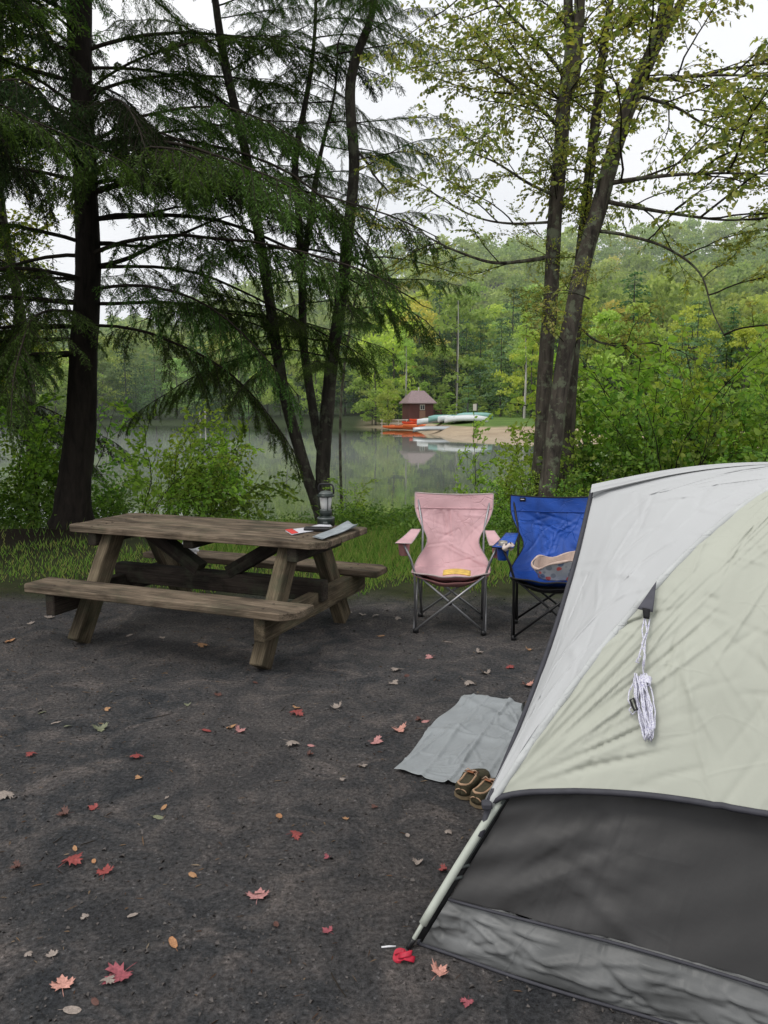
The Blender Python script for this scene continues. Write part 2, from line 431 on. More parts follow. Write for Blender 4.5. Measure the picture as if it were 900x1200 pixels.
# far shore
fy = ramp(b, math_(b, 'DIVIDE', sp.outputs[1], 60.0), [(.48, 0.0), (.5, 1.0)])
sand = ramp(b, noise(b, ps, .6, 6, .7), [(.3, (.29, .225, .155)), (.7, (.44, .35, .245))])
lawn = ramp(b, noise(b, ps, .25, 6, .7), [(.3, (.07, .125, .03)), (.7, (.13, .2, .05))])
zz = math_(b, 'MULTIPLY_ADD', noise(b, ps, .12, 4), .5, sp.outputs[2])
fs = ramp(b, math_(b, 'MULTIPLY_ADD', zz, .25, .5), [(.515, 0.0), (.545, 1.0)]); far = mix(b, fs, sand, lawn)
ff = ramp(b, math_(b, 'MULTIPLY_ADD', zz, .05, .1), [(.17, 0.0), (.22, 1.0)]); far = mix(b, ff, far, (.035, .045, .02))
lw = ramp(b, math_(b, 'DIVIDE', math_(b, 'ADD', sp.outputs[0], 40.0), 100.0), [(.36, 0.0), (.41, 1.0)])
far = mix(b, lw, (.035, .05, .02), far)
c = mix(b, fy, c, far)
hh = math_(b, 'MULTIPLY_ADD', vor2.outputs['Distance'], .5, math_(b, 'MULTIPLY_ADD', n_vf, .6, math_(b, 'MULTIPLY', n_fine, 1.2)))
hh = math_(b, 'MULTIPLY_ADD', n_mid, 2.5, hh)
GM = finish(b, c, .93, hh, 1.0, .014, .12)
ground = link('ground', q.mesh('ground', [GM])); tag(ground, kind='structure')
for p in ground.data.polygons: p.use_smooth = True

# ------------------------------------------------------------------ lake
b = mat('lake_water'); ps = b.N('NewGeometry').outputs['Position']
w = math_(b, 'ADD', noise(b, vscale(b, ps, 1, .55, 1), .9, 4, .5, .3), math_(b, 'MULTIPLY', noise(b, vscale(b, ps, 1, .4, 1), 5, 3), .15))
c = ramp(b, noise(b, ps, .08, 4), [(.3, (.030, .048, .024)), (.7, (.055, .078, .038))])
WM = finish(b, c, .03, w, .07, .05, .5)
q = QM(); q.add([(-400, 11, -.9), (400, 11, -.9), (400, 160, -.9), (-400, 160, -.9)], [(0, 1, 2, 3)], 0)
lake = link('lake', q.mesh('lake', [WM])); tag(lake, kind='structure')
# morning mist lying over the near half of the lake
b = mat('lake_mist'); v = b.N('VolumePrincipled'); v.inputs['Color'].default_value = (.92, .95, .93, 1)
v.inputs['Density'].default_value = .011; v.inputs['Anisotropy'].default_value = 0.0
b.L(v.outputs[0], b.out.inputs['Volume'])
mb = MB()
mb.add([(-60, 17, -.88), (14, 17, -.88), (16, 44, -.88), (-60, 80, -.88), (-60, 17, -.1), (14, 17, -.1), (16, 44, -.1), (-60, 80, -.1)],
       [(0, 3, 2, 1), (4, 5, 6, 7), (0, 1, 5, 4), (1, 2, 6, 5), (2, 3, 7, 6), (3, 0, 4, 7)])
o = mb.build('mist', b.m); tag(o, 'thin white morning mist lying low over the lake water', 'mist', kind='stuff')

# thin morning haze filling the valley beyond the lake
b = mat('valley_haze'); v = b.N('VolumePrincipled'); v.inputs['Color'].default_value = (.93, .96, 1, 1)
v.inputs['Density'].default_value = .0011; v.inputs['Anisotropy'].default_value = 0.0
b.L(v.outputs[0], b.out.inputs['Volume'])
mb = MB(); X0, X1, Y0_, Y1_, Z0, Z1 = -330, 330, 84, 330, -3, 90
mb.add([(X0, Y0_, Z0), (X1, Y0_, Z0), (X1, Y1_, Z0), (X0, Y1_, Z0), (X0, Y0_, Z1), (X1, Y0_, Z1), (X1, Y1_, Z1), (X0, Y1_, Z1)],
       [(0, 3, 2, 1), (4, 5, 6, 7), (0, 1, 5, 4), (1, 2, 6, 5), (2, 3, 7, 6), (3, 0, 4, 7)])
o = mb.build('haze', b.m); tag(o, 'pale morning haze hanging in the valley in front of the wooded hillside', 'haze', kind='stuff')

# ------------------------------------------------------------------ branch generators
def unit(v): return v/(np.linalg.norm(v)+1e-9)
def rot_about(v, ax, a):
    ax = unit(ax); return v*math.cos(a)+np.cross(ax, v)*math.sin(a)+ax*np.dot(ax, v)*(1-math.cos(a))
def curve(p0, d, L, n, droop, r, wig=.08):
    pts = [np.array(p0, float)]; d = unit(np.array(d, float))
    for k in range(n):
        d = unit(d+r.normal(0, wig, 3)+np.array([0, 0, -droop/n])); pts.append(pts[-1]+d*L/n)
    return np.array(pts)
def samp(pts, t):
    x = t*(len(pts)-1); i = min(int(x), len(pts)-2); f = x-i
    return pts[i]*(1-f)+pts[i+1]*f, unit(pts[i+1]-pts[i])
def hemlock_branch(seed, L=3.2, dens=1.0, droop=.5, bare=.12, needle=(.042, .0105)):
    r = np.random.default_rng(seed); q = QM()
    main = curve((0, 0, 0), (1, 0, .18), L, 14, droop, r, .05)
    q.tube(main, np.linspace(.022, .004, len(main))*(L/3.2), 5, 0)
    T0 = []; T1 = []; NN = []
    nsec = int(L/.085*dens)
    for i in range(nsec):
        t = bare+(1-bare)*(i+r.random()*.8)/nsec
        p, d = samp(main, min(t, .995)); side = 1 if i % 2 else -1
        if r.random() < .10: continue
        a = side*R(r.uniform(45, 75)*(1-.35*t)); up = np.array([0, 0, 1.])
        sd = rot_about(d, up, a)+np.array([0, 0, r.uniform(-.15, .12)])
        prof = min(1.0, (t-bare)/.22+.25)*(1.12-t*.85)
        sl = L*.30*prof*r.uniform(.6, 1.2)+.08
        sec = curve(p, sd, sl, 6, r.uniform(.6, 1.5), r, .10)
        q.tube(sec, np.linspace(.005, .0018, 7), 3, 0)
        nt = max(3, int(sl/.042))
        for k in range(nt):
            tt = (k+.5)/nt; pp, dd = samp(sec, tt)
            for s2 in (-1, 1):
                if r.random() < .13: continue
                aa = s2*R(r.uniform(35, 60))
                td = rot_about(dd, up, aa)+np.array([0, 0, r.uniform(-1.0, -.1)])
                tl = r.uniform(.08, .20)*(1.15-.6*tt)*(.7+.3*L/3)
                T0.append(pp); T1.append(pp+unit(td)*tl+np.array([0, 0, -.12*tl])); NN.append(up+r.normal(0, .25, 3))
        T0.append(sec[-2]); T1.append(sec[-1]+unit(sec[-1]-sec[-2])*.05); NN.append(up)
    T0 = np.array(T0); T1 = np.array(T1); NN = np.array(NN); ln = np.linalg.norm(T1-T0, axis=1)
    cnt = np.maximum(2, (ln/.0125).astype(int)); idx = np.repeat(np.arange(len(T0)), cnt)
    k = np.concatenate([np.arange(c)/c for c in cnt]); P = T0[idx]+(T1-T0)[idx]*k[:, None]
    d = (T1-T0)[idx]/ln[idx][:, None]; s = np.cross(d, NN[idx]); s /= np.linalg.norm(s, axis=1)[:, None]
    sg = np.where(r.random(len(P)) < .5, -1, 1)[:, None]
    D = d*.65+s*sg*r.uniform(.5, 1.0, (len(P), 1))+r.normal(0, .15, P.shape)
    nl = needle[0]*r.uniform(.7, 1.25, len(P))
    q.leaves(P, D, NN[idx]+r.normal(0, .3, P.shape), nl, needle[1], 1, six=False)
    # thin strip for every twiglet
    q.leaves(T0, T1-T0, NN, ln, .004, 0, six=False)
    return q
def leafy_branch(seed, L=2.4, dens=1.0, droop=.25, leaf=(.075, .04), bare=.2, up0=.2, twigs=1.0, flat=.5, r0=.016, spread=55):
    r = np.random.default_rng(seed); q = QM()
    main = curve((0, 0, 0), (1, 0, up0), L, 12, droop, r, .11)
    q.tube(main, np.linspace(r0, .003, len(main)), 5, 0)
    P = []; D = []
    nsec = int(L/.15*twigs)
    def leafline(pts, ln, sp):
        n = max(2, int(ln/sp))
        for k in range(n):
            if r.random() > dens: continue
            t = (k+r.random())/n; p, d = samp(pts, min(t, .99)); s = (1 if k % 2 else -1)
            up = np.array([0, 0, 1.]); dd = rot_about(d, up, s*R(r.uniform(25, 80)))+np.array([0, 0, r.uniform(-.7, .15)])
            P.append(p); D.append(dd)
    for i in range(nsec):
        t = bare+(1-bare)*(i+r.random())/nsec; p, d = samp(main, min(t, .99))
        ax = np.array([r.normal(0, .5), r.normal(0, .5), 1.]); sd = rot_about(d, ax, (1 if i % 2 else -1)*R(r.uniform(spread*.6, spread*1.2)))
        sd = sd+np.array([0, 0, r.uniform(-.2, .35)])
        sl = L*r.uniform(.18, .42)*(1.1-.6*t)
        sec = curve(p, sd, sl, 6, droop*1.2, r, .13); q.tube(sec, np.linspace(.006, .0022, 7)*(r0/.016), 4, 0)
        leafline(sec, sl, leaf[0]*.9)
        for k in range(max(2, int(sl/.12))):
            tt = r.uniform(.2, 1); pp, dd = samp(sec, min(tt, .99))
            td = rot_about(dd, np.array([r.normal(0, .4), r.normal(0, .4), 1.]), r.choice([-1, 1])*R(r.uniform(30, 70)))
            tl = r.uniform(.12, .34)*(.6+.4*L/2.4); ter = curve(pp, td, tl, 4, droop, r, .12)
            q.tube(ter, np.linspace(.0025, .0012, 5), 3, 0); leafline(ter, tl, leaf[0]*.55)
    P = np.array(P); D = np.array(D); n = len(P)
    Nn = np.tile([0, 0, 1.], (n, 1))*flat+r.normal(0, .45, (n, 3))
    sz = r.uniform(.6, 1.25, n); q.leaves(P, D, Nn, leaf[0]*sz, leaf[1]*sz, 1)
    return q
def place(proto, parent, p, az, pitch=0.0, s=1.0, roll=0.0, name='branch'):
    o = link(name, proto, parent); o.location = p
    o.rotation_euler = (Matrix.Rotation(az, 3, 'Z') @ Matrix.Rotation(-pitch, 3, 'Y') @ Matrix.Rotation(roll, 3, 'X')).to_euler()
    o.scale = (s, s, s); return o
def trunk(parent, pts, m, n=14, name='trunk', knob=.06):
    """pts: (Vector, radius); resampled smoothly with small irregularities, bottom pushed into the ground"""
    P = np.array([list(p) for p, r in pts]); Rr = np.array([r for p, r in pts])
    t = np.linspace(0, len(P)-1, len(P)*6); 
    def cr(A):
        out = []
        for x in t:
            i = min(int(x), len(A)-2); f = x-i; a0 = A[max(i-1, 0)]; a1 = A[i]; a2 = A[i+1]; a3 = A[min(i+2, len(A)-1)]
            out.append(.5*((2*a1)+(-a0+a2)*f+(2*a0-5*a1+4*a2-a3)*f*f+(-a0+3*a1-3*a2+a3)*f**3))
        return np.array(out)
    Pp = cr(P); Rp = cr(Rr[:, None])[:, 0]
    q = QM(); q.tube(Pp, Rp, n, 0); V = q.V[0].reshape(len(Pp), n, 3); C = Pp[:, None]
    r = np.random.default_rng(int(abs(P[0, 0])*100)+3)
    nz = 1+knob*(np.sin(np.arange(n)*2*np.pi/n*3+np.arange(len(Pp))[:, None]*.5)+r.normal(0, .4, (len(Pp), n)))
    V = C+(V-C)*nz[..., None]; q.V[0] = V.reshape(-1, 3).astype(np.float32)
    if name == 'trunk': pass
    me = q.mesh(name, [m]); me.polygons.foreach_set('use_smooth', [True]*len(me.polygons))
    o = link(name, me, parent)
    if parent is not None: o.location = -parent.location
    return o, Pp, Rp
# ------------------------------------------------------------------ near trees
HB = [hemlock_branch(10+i, 3.2, 1.0, d).mesh('hemlock_branch', [M_TWIG, M_HEM]) for i, d in enumerate((.6, .9, 1.2, .8, .5))]
HC = [hemlock_branch(30+i, 3.2, .8, d).mesh('hemlock_branch', [M_TWIG, M_HEM]) for i, d in enumerate((.35, .6, .9, .5))]
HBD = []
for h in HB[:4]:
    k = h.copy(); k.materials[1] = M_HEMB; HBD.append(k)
MBR = [leafy_branch(40+i, 2.3, .85, dr, (.084, .05), .22, up0=.25, twigs=.8).mesh('maple_branch', [M_TWIG, M_MAP]) for i, dr in enumerate((.2, .35, .5, .1, .3))]
def rel(parent, p): return Vector(p)-parent.location

# big hemlock at the left
TY = 10.1
def tp(px, py, r, Y=TY): return (at(px, py, Y), r)
base = at(84, 611, TY); base.z = tz(base.x, base.y)
big = empty('hemlock_tree', base, 0, 'large dark hemlock with a thick flared trunk behind the left end of the picnic table', 'tree')
pts = [(base+Vector((-.02, 0, -.25)), .42), (base+Vector((0, 0, .02)), .31), (base+Vector((.03, 0, .3)), .235), tp(90, 545, .205), tp(96, 470, .185), tp(100, 380, .165), tp(103, 290, .15), tp(100, 200, .14), tp(96, 120, .13), tp(93, 0, .145), tp(92, -150, .12), tp(92, -330, .08)]
_, TP, TR = trunk(big, pts, M_BRK_H, 18, knob=.05)
def on_trunk(TPp, z):
    k = int(np.argmin(abs(TPp[:, 2]-z))); return Vector(TPp[k])
r = random.Random(5)
def hb(parent, TPp, z, az, L, pitch=0.0, dark=False, roll=None):
    ms = HC if parent is not big and not dark else (HBD if dark else HB)
    m = ms[r.randrange(len(ms))]
    return place(m, parent, rel(parent, on_trunk(TPp, z)), R(az), R(pitch), L/3.2, R(r.uniform(-12, 12) if roll is None else roll))
# az 0 = right, -90 = towards the camera
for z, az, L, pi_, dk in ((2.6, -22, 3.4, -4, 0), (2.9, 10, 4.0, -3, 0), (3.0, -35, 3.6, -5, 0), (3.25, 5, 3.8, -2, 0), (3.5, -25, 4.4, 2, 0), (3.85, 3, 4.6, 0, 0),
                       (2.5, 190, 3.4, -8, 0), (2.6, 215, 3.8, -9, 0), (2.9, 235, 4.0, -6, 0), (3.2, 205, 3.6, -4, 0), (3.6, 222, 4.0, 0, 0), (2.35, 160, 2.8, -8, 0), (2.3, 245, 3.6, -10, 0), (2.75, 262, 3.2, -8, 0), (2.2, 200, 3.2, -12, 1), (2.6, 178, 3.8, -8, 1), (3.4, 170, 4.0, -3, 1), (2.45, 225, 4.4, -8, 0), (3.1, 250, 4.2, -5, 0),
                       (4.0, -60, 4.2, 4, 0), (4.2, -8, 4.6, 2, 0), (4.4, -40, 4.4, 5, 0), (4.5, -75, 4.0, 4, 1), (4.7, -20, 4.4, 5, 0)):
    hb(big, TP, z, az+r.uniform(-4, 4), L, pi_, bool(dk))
z = 4.3
while z < 9.6:
    for k in range(2):
        az = r.uniform(0, 360)
        if r.random() < .5: az = r.choice([r.uniform(-80, 25), r.uniform(165, 290)])
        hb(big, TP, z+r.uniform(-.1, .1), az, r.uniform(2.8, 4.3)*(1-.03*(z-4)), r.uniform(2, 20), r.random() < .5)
    z += .17
# dead bare stubs on the trunk
sb = MB()
for z, az, L in ((3.95, 0, 1.5), (3.65, 12, 1.1), (3.35, 8, 2.3), (2.2, 190, .5), (4.35, -10, .9), (2.95, 200, 1.6)):
    p = on_trunk(TP, z); c = curve(p, (math.cos(R(az)), math.sin(R(az)), .15), L, 8, .25, np.random.default_rng(int(z*10)), .12)
    sb.tube([Vector(a)-base for a in c], list(np.linspace(.035, .006, 9)), 6)
sb.build('dead_branch', M_BRK_H, big)

# three stemmed hemlock in the middle, standing by the water
CY = 10.4
base = at(380, 626, CY); base.z = tz(base.x, base.y)
cen = empty('hemlock_tree', base, 0, 'slim hemlock forking into several leaning stems behind the lantern', 'tree')
stems = [
 [(base+Vector((0, 0, -.2)), .15), (base+Vector((-.02, 0, .12)), .12), tp(366, 575, .105, CY), tp(352, 530, .10, CY), tp(335, 470, .095, CY), tp(320, 380, .09, CY), tp(306, 290, .085, CY), tp(290, 190, .075, CY), tp(266, 85, .07, CY), tp(252, 0, .055, CY), tp(235, -120, .04, CY)],
 [(base+Vector((.06, .05, -.2)), .14), (base+Vector((.02, .05, .12)), .13), tp(378, 560, .125, CY+.05), tp(382, 500, .12, CY+.05), tp(388, 430, .11, CY+.05), tp(397, 370, .105, CY+.05), tp(406, 290, .10, CY+.05), tp(415, 200, .09, CY+.05), tp(410, 110, .085, CY+.05), tp(420, 60, .07, CY+.05), tp(437, 10, .055, CY+.05), tp(450, -100, .04, CY+.05)],
 [(at(379, 540, CY+.1), .07), tp(371, 505, .08, CY+.15), tp(362, 450, .075, CY+.2), tp(355, 390, .07, CY+.25), tp(354, 330, .07, CY+.3), tp(350, 250, .06, CY+.3), tp(346, 190, .06, CY+.3), tp(358, 120, .045, CY+.3), tp(366, 70, .034, CY+.3), tp(370, 10, .026, CY+.3), tp(368, -80, .015, CY+.3)],
 [(at(356, 310, CY+.3), .04), tp(362, 270, .06, CY+.35), tp(368, 225, .05, CY+.4), tp(378, 170, .032, CY+.4), tp(392, 110, .022, CY+.4), tp(396, 50, .012, CY+.4)]]
TPS = []
for s in stems:
    s = [(p_, r_*.8) for p_, r_ in s]
    _, tpp, _ = trunk(cen, s, M_BRK_C, 10, knob=.06); TPS.append(tpp)
CB = [(0, 2.6, -60, 1.6), (0, 2.9, 200, 1.6), (0, 3.2, -20, 1.8), (1, 2.9, 35, 1.5), (1, 2.6, -70, 1.3), (1, 2.7, -70, 1.8), (1, 2.4, 190, 1.9), (0, 2.5, 230, 1.8), (0, 2.3, 170, 1.7),
      (1, 3.0, 150, 1.5), (1, 2.1, -100, 1.6), (1, 2.2, 215, 1.7), (0, 2.1, -110, 1.6), (1, 2.2, 60, 1.1), (0, 2.2, 190, 2.2), (0, 2.7, 175, 2.2), (1, 3.2, -5, 1.7)]
for k, z, az, L in CB: hb(cen, TPS[k], z, az, L, r.uniform(-12, 2))
for k, zs, ze, st in ((0, 3.3, 8.2, .17), (1, 3.5, 8.6, .19), (2, 4.3, 8.0, .26), (3, 5.0, 7.2, .3)):
    z = zs
    while z < ze:
        hb(cen, TPS[k], z, r.uniform(0, 360) if k != 1 or r.random() < .6 else r.uniform(90, 270), r.uniform(1.0, 1.9)*(1.0 if k != 1 else .85), r.uniform(-8, 18)); z += st*.95
sb = MB()
for tpth, z, az, L, up in ((TPS[1], 4.9, 0, .9, -.9), (TPS[1], 3.5, 5, 1.4, -.6), (TPS[0], 3.6, 10, 3.0, .05), (TPS[1], 3.9, 190, 1.2, .1), (TPS[0], 4.4, 170, 1.2, .2)):
    p = on_trunk(tpth, z); c = curve(p, (math.cos(R(az)), math.sin(R(az)), up), L, 9, .1, np.random.default_rng(int(z*10)), .14)
    sb.tube([Vector(a)-base for a in c], list(np.linspace(.02, .005, 10)), 6)
sb.build('dead_branch', M_BRK_C, cen)
# further hemlock behind, filling the upper left
base = Vector((-7.4, 13.0, tz(-7.4, 13.0)))
hb2 = empty('hemlock_tree', base, 0, 'dark hemlock at the far left edge, half hidden by hanging boughs', 'tree')
_, T2, _ = trunk(hb2, [(base+Vector((0, 0, -.2)), .25), (base+Vector((0, 0, 2)), .19), (base+Vector((.1, 0, 5)), .16), (base+Vector((0, .1, 10)), .1)], M_BRK_H)
z = 1.7
while z < 9:
    hb(hb2, T2, z+tz(-7.4, 13), r.uniform(-150, 60), r.uniform(2.6, 4.0), r.uniform(-10, 12), r.random() < .5); z += .34
# hemlock standing left of the camera; its boughs reach into the upper left corner
base = Vector((-4.6, 4.6, 0))
hb3 = empty('hemlock_tree', base, 0, 'near hemlock at the left edge whose boughs hang into the upper left corner', 'tree')
_, T3, _ = trunk(hb3, [(base+Vector((0, 0, -.2)), .3), (base+Vector((0, 0, 2)), .22), (base+Vector((0, 0, 5)), .18), (base+Vector((0, .1, 9)), .1)], M_BRK_H)
for z, az, L, pi_ in ((3.6, 48, 3.2, 2), (3.9, 62, 3.0, 4), (4.2, 38, 3.0, 3), (4.5, 55, 3.4, 5), (3.3, 75, 2.8, 0), (5.2, 60, 3.6, 0), (3.0, 85, 2.4, -2)):
    hb(hb3, T3, z, az, L, pi_, r.random() < .6)
# yellow green maple behind the hemlocks at the left
BBR = [leafy_branch(60+i, 2.6, .8, .3, (.085, .055), .2, twigs=.9).mesh('maple_branch', [M_TWIG, M_BCK]) for i in range(3)]
base = Vector((-9.4, 16.5, tz(-9.4, 16.5)+.2))
bm_ = empty('maple_tree', base, 0, 'yellow green maple showing through the hemlock boughs at the left edge', 'tree')
_, T4, _ = trunk(bm_, [(base+Vector((0, 0, -.5)), .2), (base+Vector((.2, 0, 3)), .15), (base+Vector((-.3, 0, 7)), .12), (base+Vector((0, .1, 11)), .05)], M_BRK_M)
for i in range(38):
    place(BBR[i % 3], bm_, rel(bm_, on_trunk(T4, r.uniform(1.5, 10.5))), R(r.uniform(-160, 60)), R(r.uniform(0, 35)), r.uniform(.9, 1.4), R(r.uniform(-30, 30)))
base = Vector((-6.3, 13.6, tz(-6.3, 13.6)+.1))
bm2 = empty('maple_tree', base, 0, 'second yellow green maple close behind the big hemlock, filling the gap left of its trunk', 'tree')
_, T6, _ = trunk(bm2, [(base+Vector((0, 0, -.5)), .12), (base+Vector((.1, 0, 3)), .09), (base+Vector((-.2, 0, 6)), .07), (base+Vector((0, .1, 9)), .03)], M_BRK_M, 10)
for i in range(30):
    place(BBR[i % 3], bm2, rel(bm2, on_trunk(T6, r.uniform(2.2, 8.5))), R(r.uniform(120, 330)), R(r.uniform(0, 30)), r.uniform(.6, 1.0), R(r.uniform(-30, 30)))
# slender maple over the water behind the middle hemlock (its leaves show against the sky)
base = Vector((-.75, 14.2, tz(-.75, 14.2)))
sm = empty('maple_sapling', base, 0, 'slender maple sapling with a few yellowing leaves against the sky right of the forked hemlock', 'tree')
_, T5, _ = trunk(sm, [(base+Vector((0, 0, -.3)), .03), (base+Vector((-.05, 0, 2.4)), .025), (base+Vector((.2, .1, 4.4)), .02), (base+Vector((.7, .1, 6.4)), .012)], M_BRK_M, 8)
SBR = [leafy_branch(70+i, 1.8, .33, .3, (.085, .042), .3, twigs=.8, r0=.009).mesh('maple_branch', [M_TWIG, M_BCK]) for i in range(2)]
for i, (z, az, pi_, s) in enumerate(((4.6, -10, 15, 1.1), (4.9, 20, 10, 1.1), (5.3, -35, 20, 1.0), (5.5, 10, 25, .9), (5.0, 0, 30, .9), (4.2, 15, 10, .9), (5.4, 170, 20, .8), (4.8, 190, 15, .8))):
    place(SBR[i % 2], sm, rel(sm, on_trunk(T5, z+base.z)), R(az), R(pi_), s)

# maples on the right: three stems
RY_ = 9.2
def rt(pts_, label, Y0, m=M_BRK_M):
    b0 = at(pts_[0][0], pts_[0][1], Y0); b0.z = tz(b0.x, b0.y)
    e = empty('maple_tree', b0, 0, label, 'tree')
    pts_ = [(x_, y_, r_*.76, d_) for x_, y_, r_, d_ in pts_]
    P = [(b0+Vector((0, 0, -.25)), pts_[0][2]*1.3)]+[(at(x, y, Y0+dy), rr_) for x, y, rr_, dy in pts_]
    return e, P, b0
mts = []
e, P, b0 = rt([(630, 590, .15, 0), (634, 530, .13, 0), (639, 440, .12, 0), (645, 350, .115, 0), (651, 250, .11, 0), (657, 170, .11, 0), (662, 110, .105, 0), (667, 60, .075, 0), (666, 0, .07, 0), (668, -150, .05, 0)], 'leftmost maple of the right clump, dark straight trunk with a double top', 9.4)
_, A, _ = trunk(e, P, M_BRK_M, 12)
_, A2, _ = trunk(e, [(at(660, 120, 9.4), .05), (at(672, 95, 9.38), .06), (at(676, 60, 9.38), .064), (at(679, 0, 9.38), .06), (at(684, -150, 9.38), .05)], M_BRK_M, 10)
mts.append((e, A)); mts.append((e, A2))
e, P, b0 = rt([(640, 600, .15, 0), (646, 540, .14, 0), (655, 470, .13, 0), (668, 380, .125, 0), (686, 300, .12, 0), (704, 235, .12, 0), (722, 170, .115, 0), (742, 110, .11, 0), (765, 60, .10, 0), (782, 0, .10, 0), (800, -90, .08, 0)], 'leaning maple trunk with blotched grey bark crossing up to the right above the blue chair', 9.0)
_, A, _ = trunk(e, P, M_BRK_M, 12); mts.append((e, A))
_, A2, _ = trunk(e, [(at(755, 82, 9.0), .05), (at(772, 50, 8.98), .055), (at(795, 10, 8.97), .05), (at(830, -60, 8.97), .04)], M_BRK_M, 8)
e, P, b0 = rt([(664, 600, .14, 0), (664, 540, .115, 0), (668, 470, .11, 0), (674, 380, .10, 0), (683, 280, .09, 0), (692, 190, .08, 0), (702, 110, .075, 0), (706, 60, .06, 0), (716, 0, .045, 0), (725, -90, .03, 0)], 'slimmer middle maple stem rising behind the leaning one in the right hand clump', 9.9)
_, A, _ = trunk(e, P, M_BRK_M, 12); mts.append((e, A))
# long limbs, then leafy branches on trunks and limbs
def limb(tree, pix, Y0, Y1, r0, leafy, sc_=(.5, .9)):
    n = len(pix); P = [at(x, y, Y0+(Y1-Y0)*i/(n-1)) for i, (x, y) in enumerate(pix)]
    _, LP, _ = trunk(tree, [(p, max(.006, r0*(1-.8*i/(n-1)))) for i, p in enumerate(P)], M_BRK_M, 6, name='limb', knob=.03)
    for k in range(leafy):
        i = int(len(LP)*(.15+.85*(k+r.random())/leafy)); i = min(i, len(LP)-2)
        d = LP[i+1]-LP[i]; az = math.degrees(math.atan2(d[1], d[0]))+r.choice([-1, 1])*r.uniform(20, 70)
        place(MBR[r.randrange(5)], tree, rel(tree, LP[i]), R(az), R(r.uniform(-20, 25)), r.uniform(*sc_), R(r.uniform(-25, 25)))
t0, t1, t2, t3 = mts[0][0], mts[1][0], mts[2][0], mts[3][0]
limb(t2, [(712, 215), (745, 210), (790, 205), (850, 203), (930, 205)], 9.0, 8.2, .03, 9)
limb(t2, [(706, 235), (740, 242), (800, 252), (860, 258), (930, 250)], 9.0, 8.8, .028, 8)
limb(t2, [(750, 96), (785, 92), (840, 88), (930, 90)], 9.0, 8.0, .03, 9)
limb(t2, [(740, 110), (790, 125), (840, 150), (920, 150)], 9.0, 9.6, .022, 7)
limb(t2, [(694, 270), (730, 275), (780, 290), (820, 320), (835, 365), (850, 395)], 9.0, 8.6, .022, 5, (.4, .7))
limb(t0, [(648, 300), (620, 305), (580, 308), (545, 298), (515, 285), (490, 270)], 9.4, 9.0, .028, 6, (.35, .55))
limb(t0, [(652, 230), (620, 215), (580, 190), (540, 175)], 9.4, 8.9, .022, 6, (.35, .6))
limb(t0, [(657, 150), (625, 120), (590, 90), (560, 70)], 9.4, 8.6, .025, 7, (.4, .65))
limb(t0, [(662, 90), (630, 50), (590, 10), (560, -20)], 9.4, 9.0, .025, 7, (.4, .65))
limb(t0, [(650, 260), (600, 262), (560, 255), (520, 235), (500, 220)], 9.4, 9.8, .018, 5, (.35, .6))
limb(t3, [(676, 380), (700, 400), (730, 405), (770, 400)], 9.8, 9.6, .018, 4, (.4, .6))
limb(t2, [(690, 350), (680, 345), (660, 340), (640, 345)], 8.9, 8.2, .012, 3, (.3, .45))
for e, A in mts:
    z = 2.3
    while z < 7.4:
        if r.random() < .95:
            place(MBR[r.randrange(5)], e, rel(e, on_trunk(A, z)), R(r.uniform(0, 360)), R(r.uniform(0, 35)), r.uniform(.35, .8)*(1 if z > 3.6 else .55), R(r.uniform(-30, 30)))
        z += .19

# ------------------------------------------------------------------ shrubs
SHB = [leafy_branch(80+i, 2.0, 1.0, .35, (.078, .05), .15, up0=.0, twigs=1.3, r0=.010).mesh('shrub_stem', [M_TWIG, M_SHR]) for i in range(4)]
SBB = []
for k in SHB[:3]:
    k2 = k.copy(); k2.materials[1] = M_SHB; SBB.append(k2)
def shrub(x, y, n, h, lean, label, ms, spread=28, name='shrub', group=None, flare=0):
    b0 = Vector((x, y, tz(x, y)-.03)); e = empty(name, b0, 0, label, 'shrub', group)
    for i in range(n):
        az = r.uniform(0, 360) if lean is None else lean+r.uniform(-60, 60)
        place(ms[r.randrange(len(ms))], e, Vector((r.uniform(-.25, .25), r.uniform(-.25, .25), 0)), R(az), R(r.uniform(90-spread*1.6, 88) if lean is None else r.uniform(35, 75)), h/2.0*r.uniform(.65, 1.1), R(r.uniform(0, 360)), 'stem')
    return e
# right hand thicket
shrub(2.75, 10.4, 9, 2.1, None, 'leafy shrub filling the gap right of the maple trunks above the tent peak', SHB)
shrub(3.5, 9.6, 9, 1.9, None, 'dense green shrub directly behind the tent roof, left of centre of the thicket', SHB)
shrub(3.9, 11.0, 10, 2.9, None, 'tallest dark stemmed shrub of the thicket behind the tent', SBB)
shrub(4.6, 9.8, 9, 2.2, None, 'bright green shrub behind the highest part of the tent roof', SBB)
shrub(5.1, 11.2, 10, 2.6, None, 'tall shrub at the right edge with layered light leaves', SHB)
shrub(5.3, 8.8, 8, 1.8, None, 'arching shrub with bare tangled twigs at the right edge just over the tent', SHB)
shrub(3.05, 8.7, 6, 1.1, None, 'low broad leaved shrub between the blue chair and the tent top', SHB)
shrub(2.2, 8.9, 6, 1.1, None, 'small shrub at the foot of the maple clump behind the blue chair', SHB)
shrub(1.55, 9.6, 8, 1.35, None, 'upright light green shrub between the two camp chairs and the beach', SBB, 18)
shrub(1.75, 8.9, 7, .95, None, 'light green bush hiding the foot of the leftmost maple trunk', SBB, 20)
shrub(1.35, 8.5, 4, .75, None, 'short weedy shrub right behind the pink chair', SHB, 20)
shrub(.55, 9.2, 4, .6, None, 'low green bush at the water edge left of the pink chair', SHB, 25)
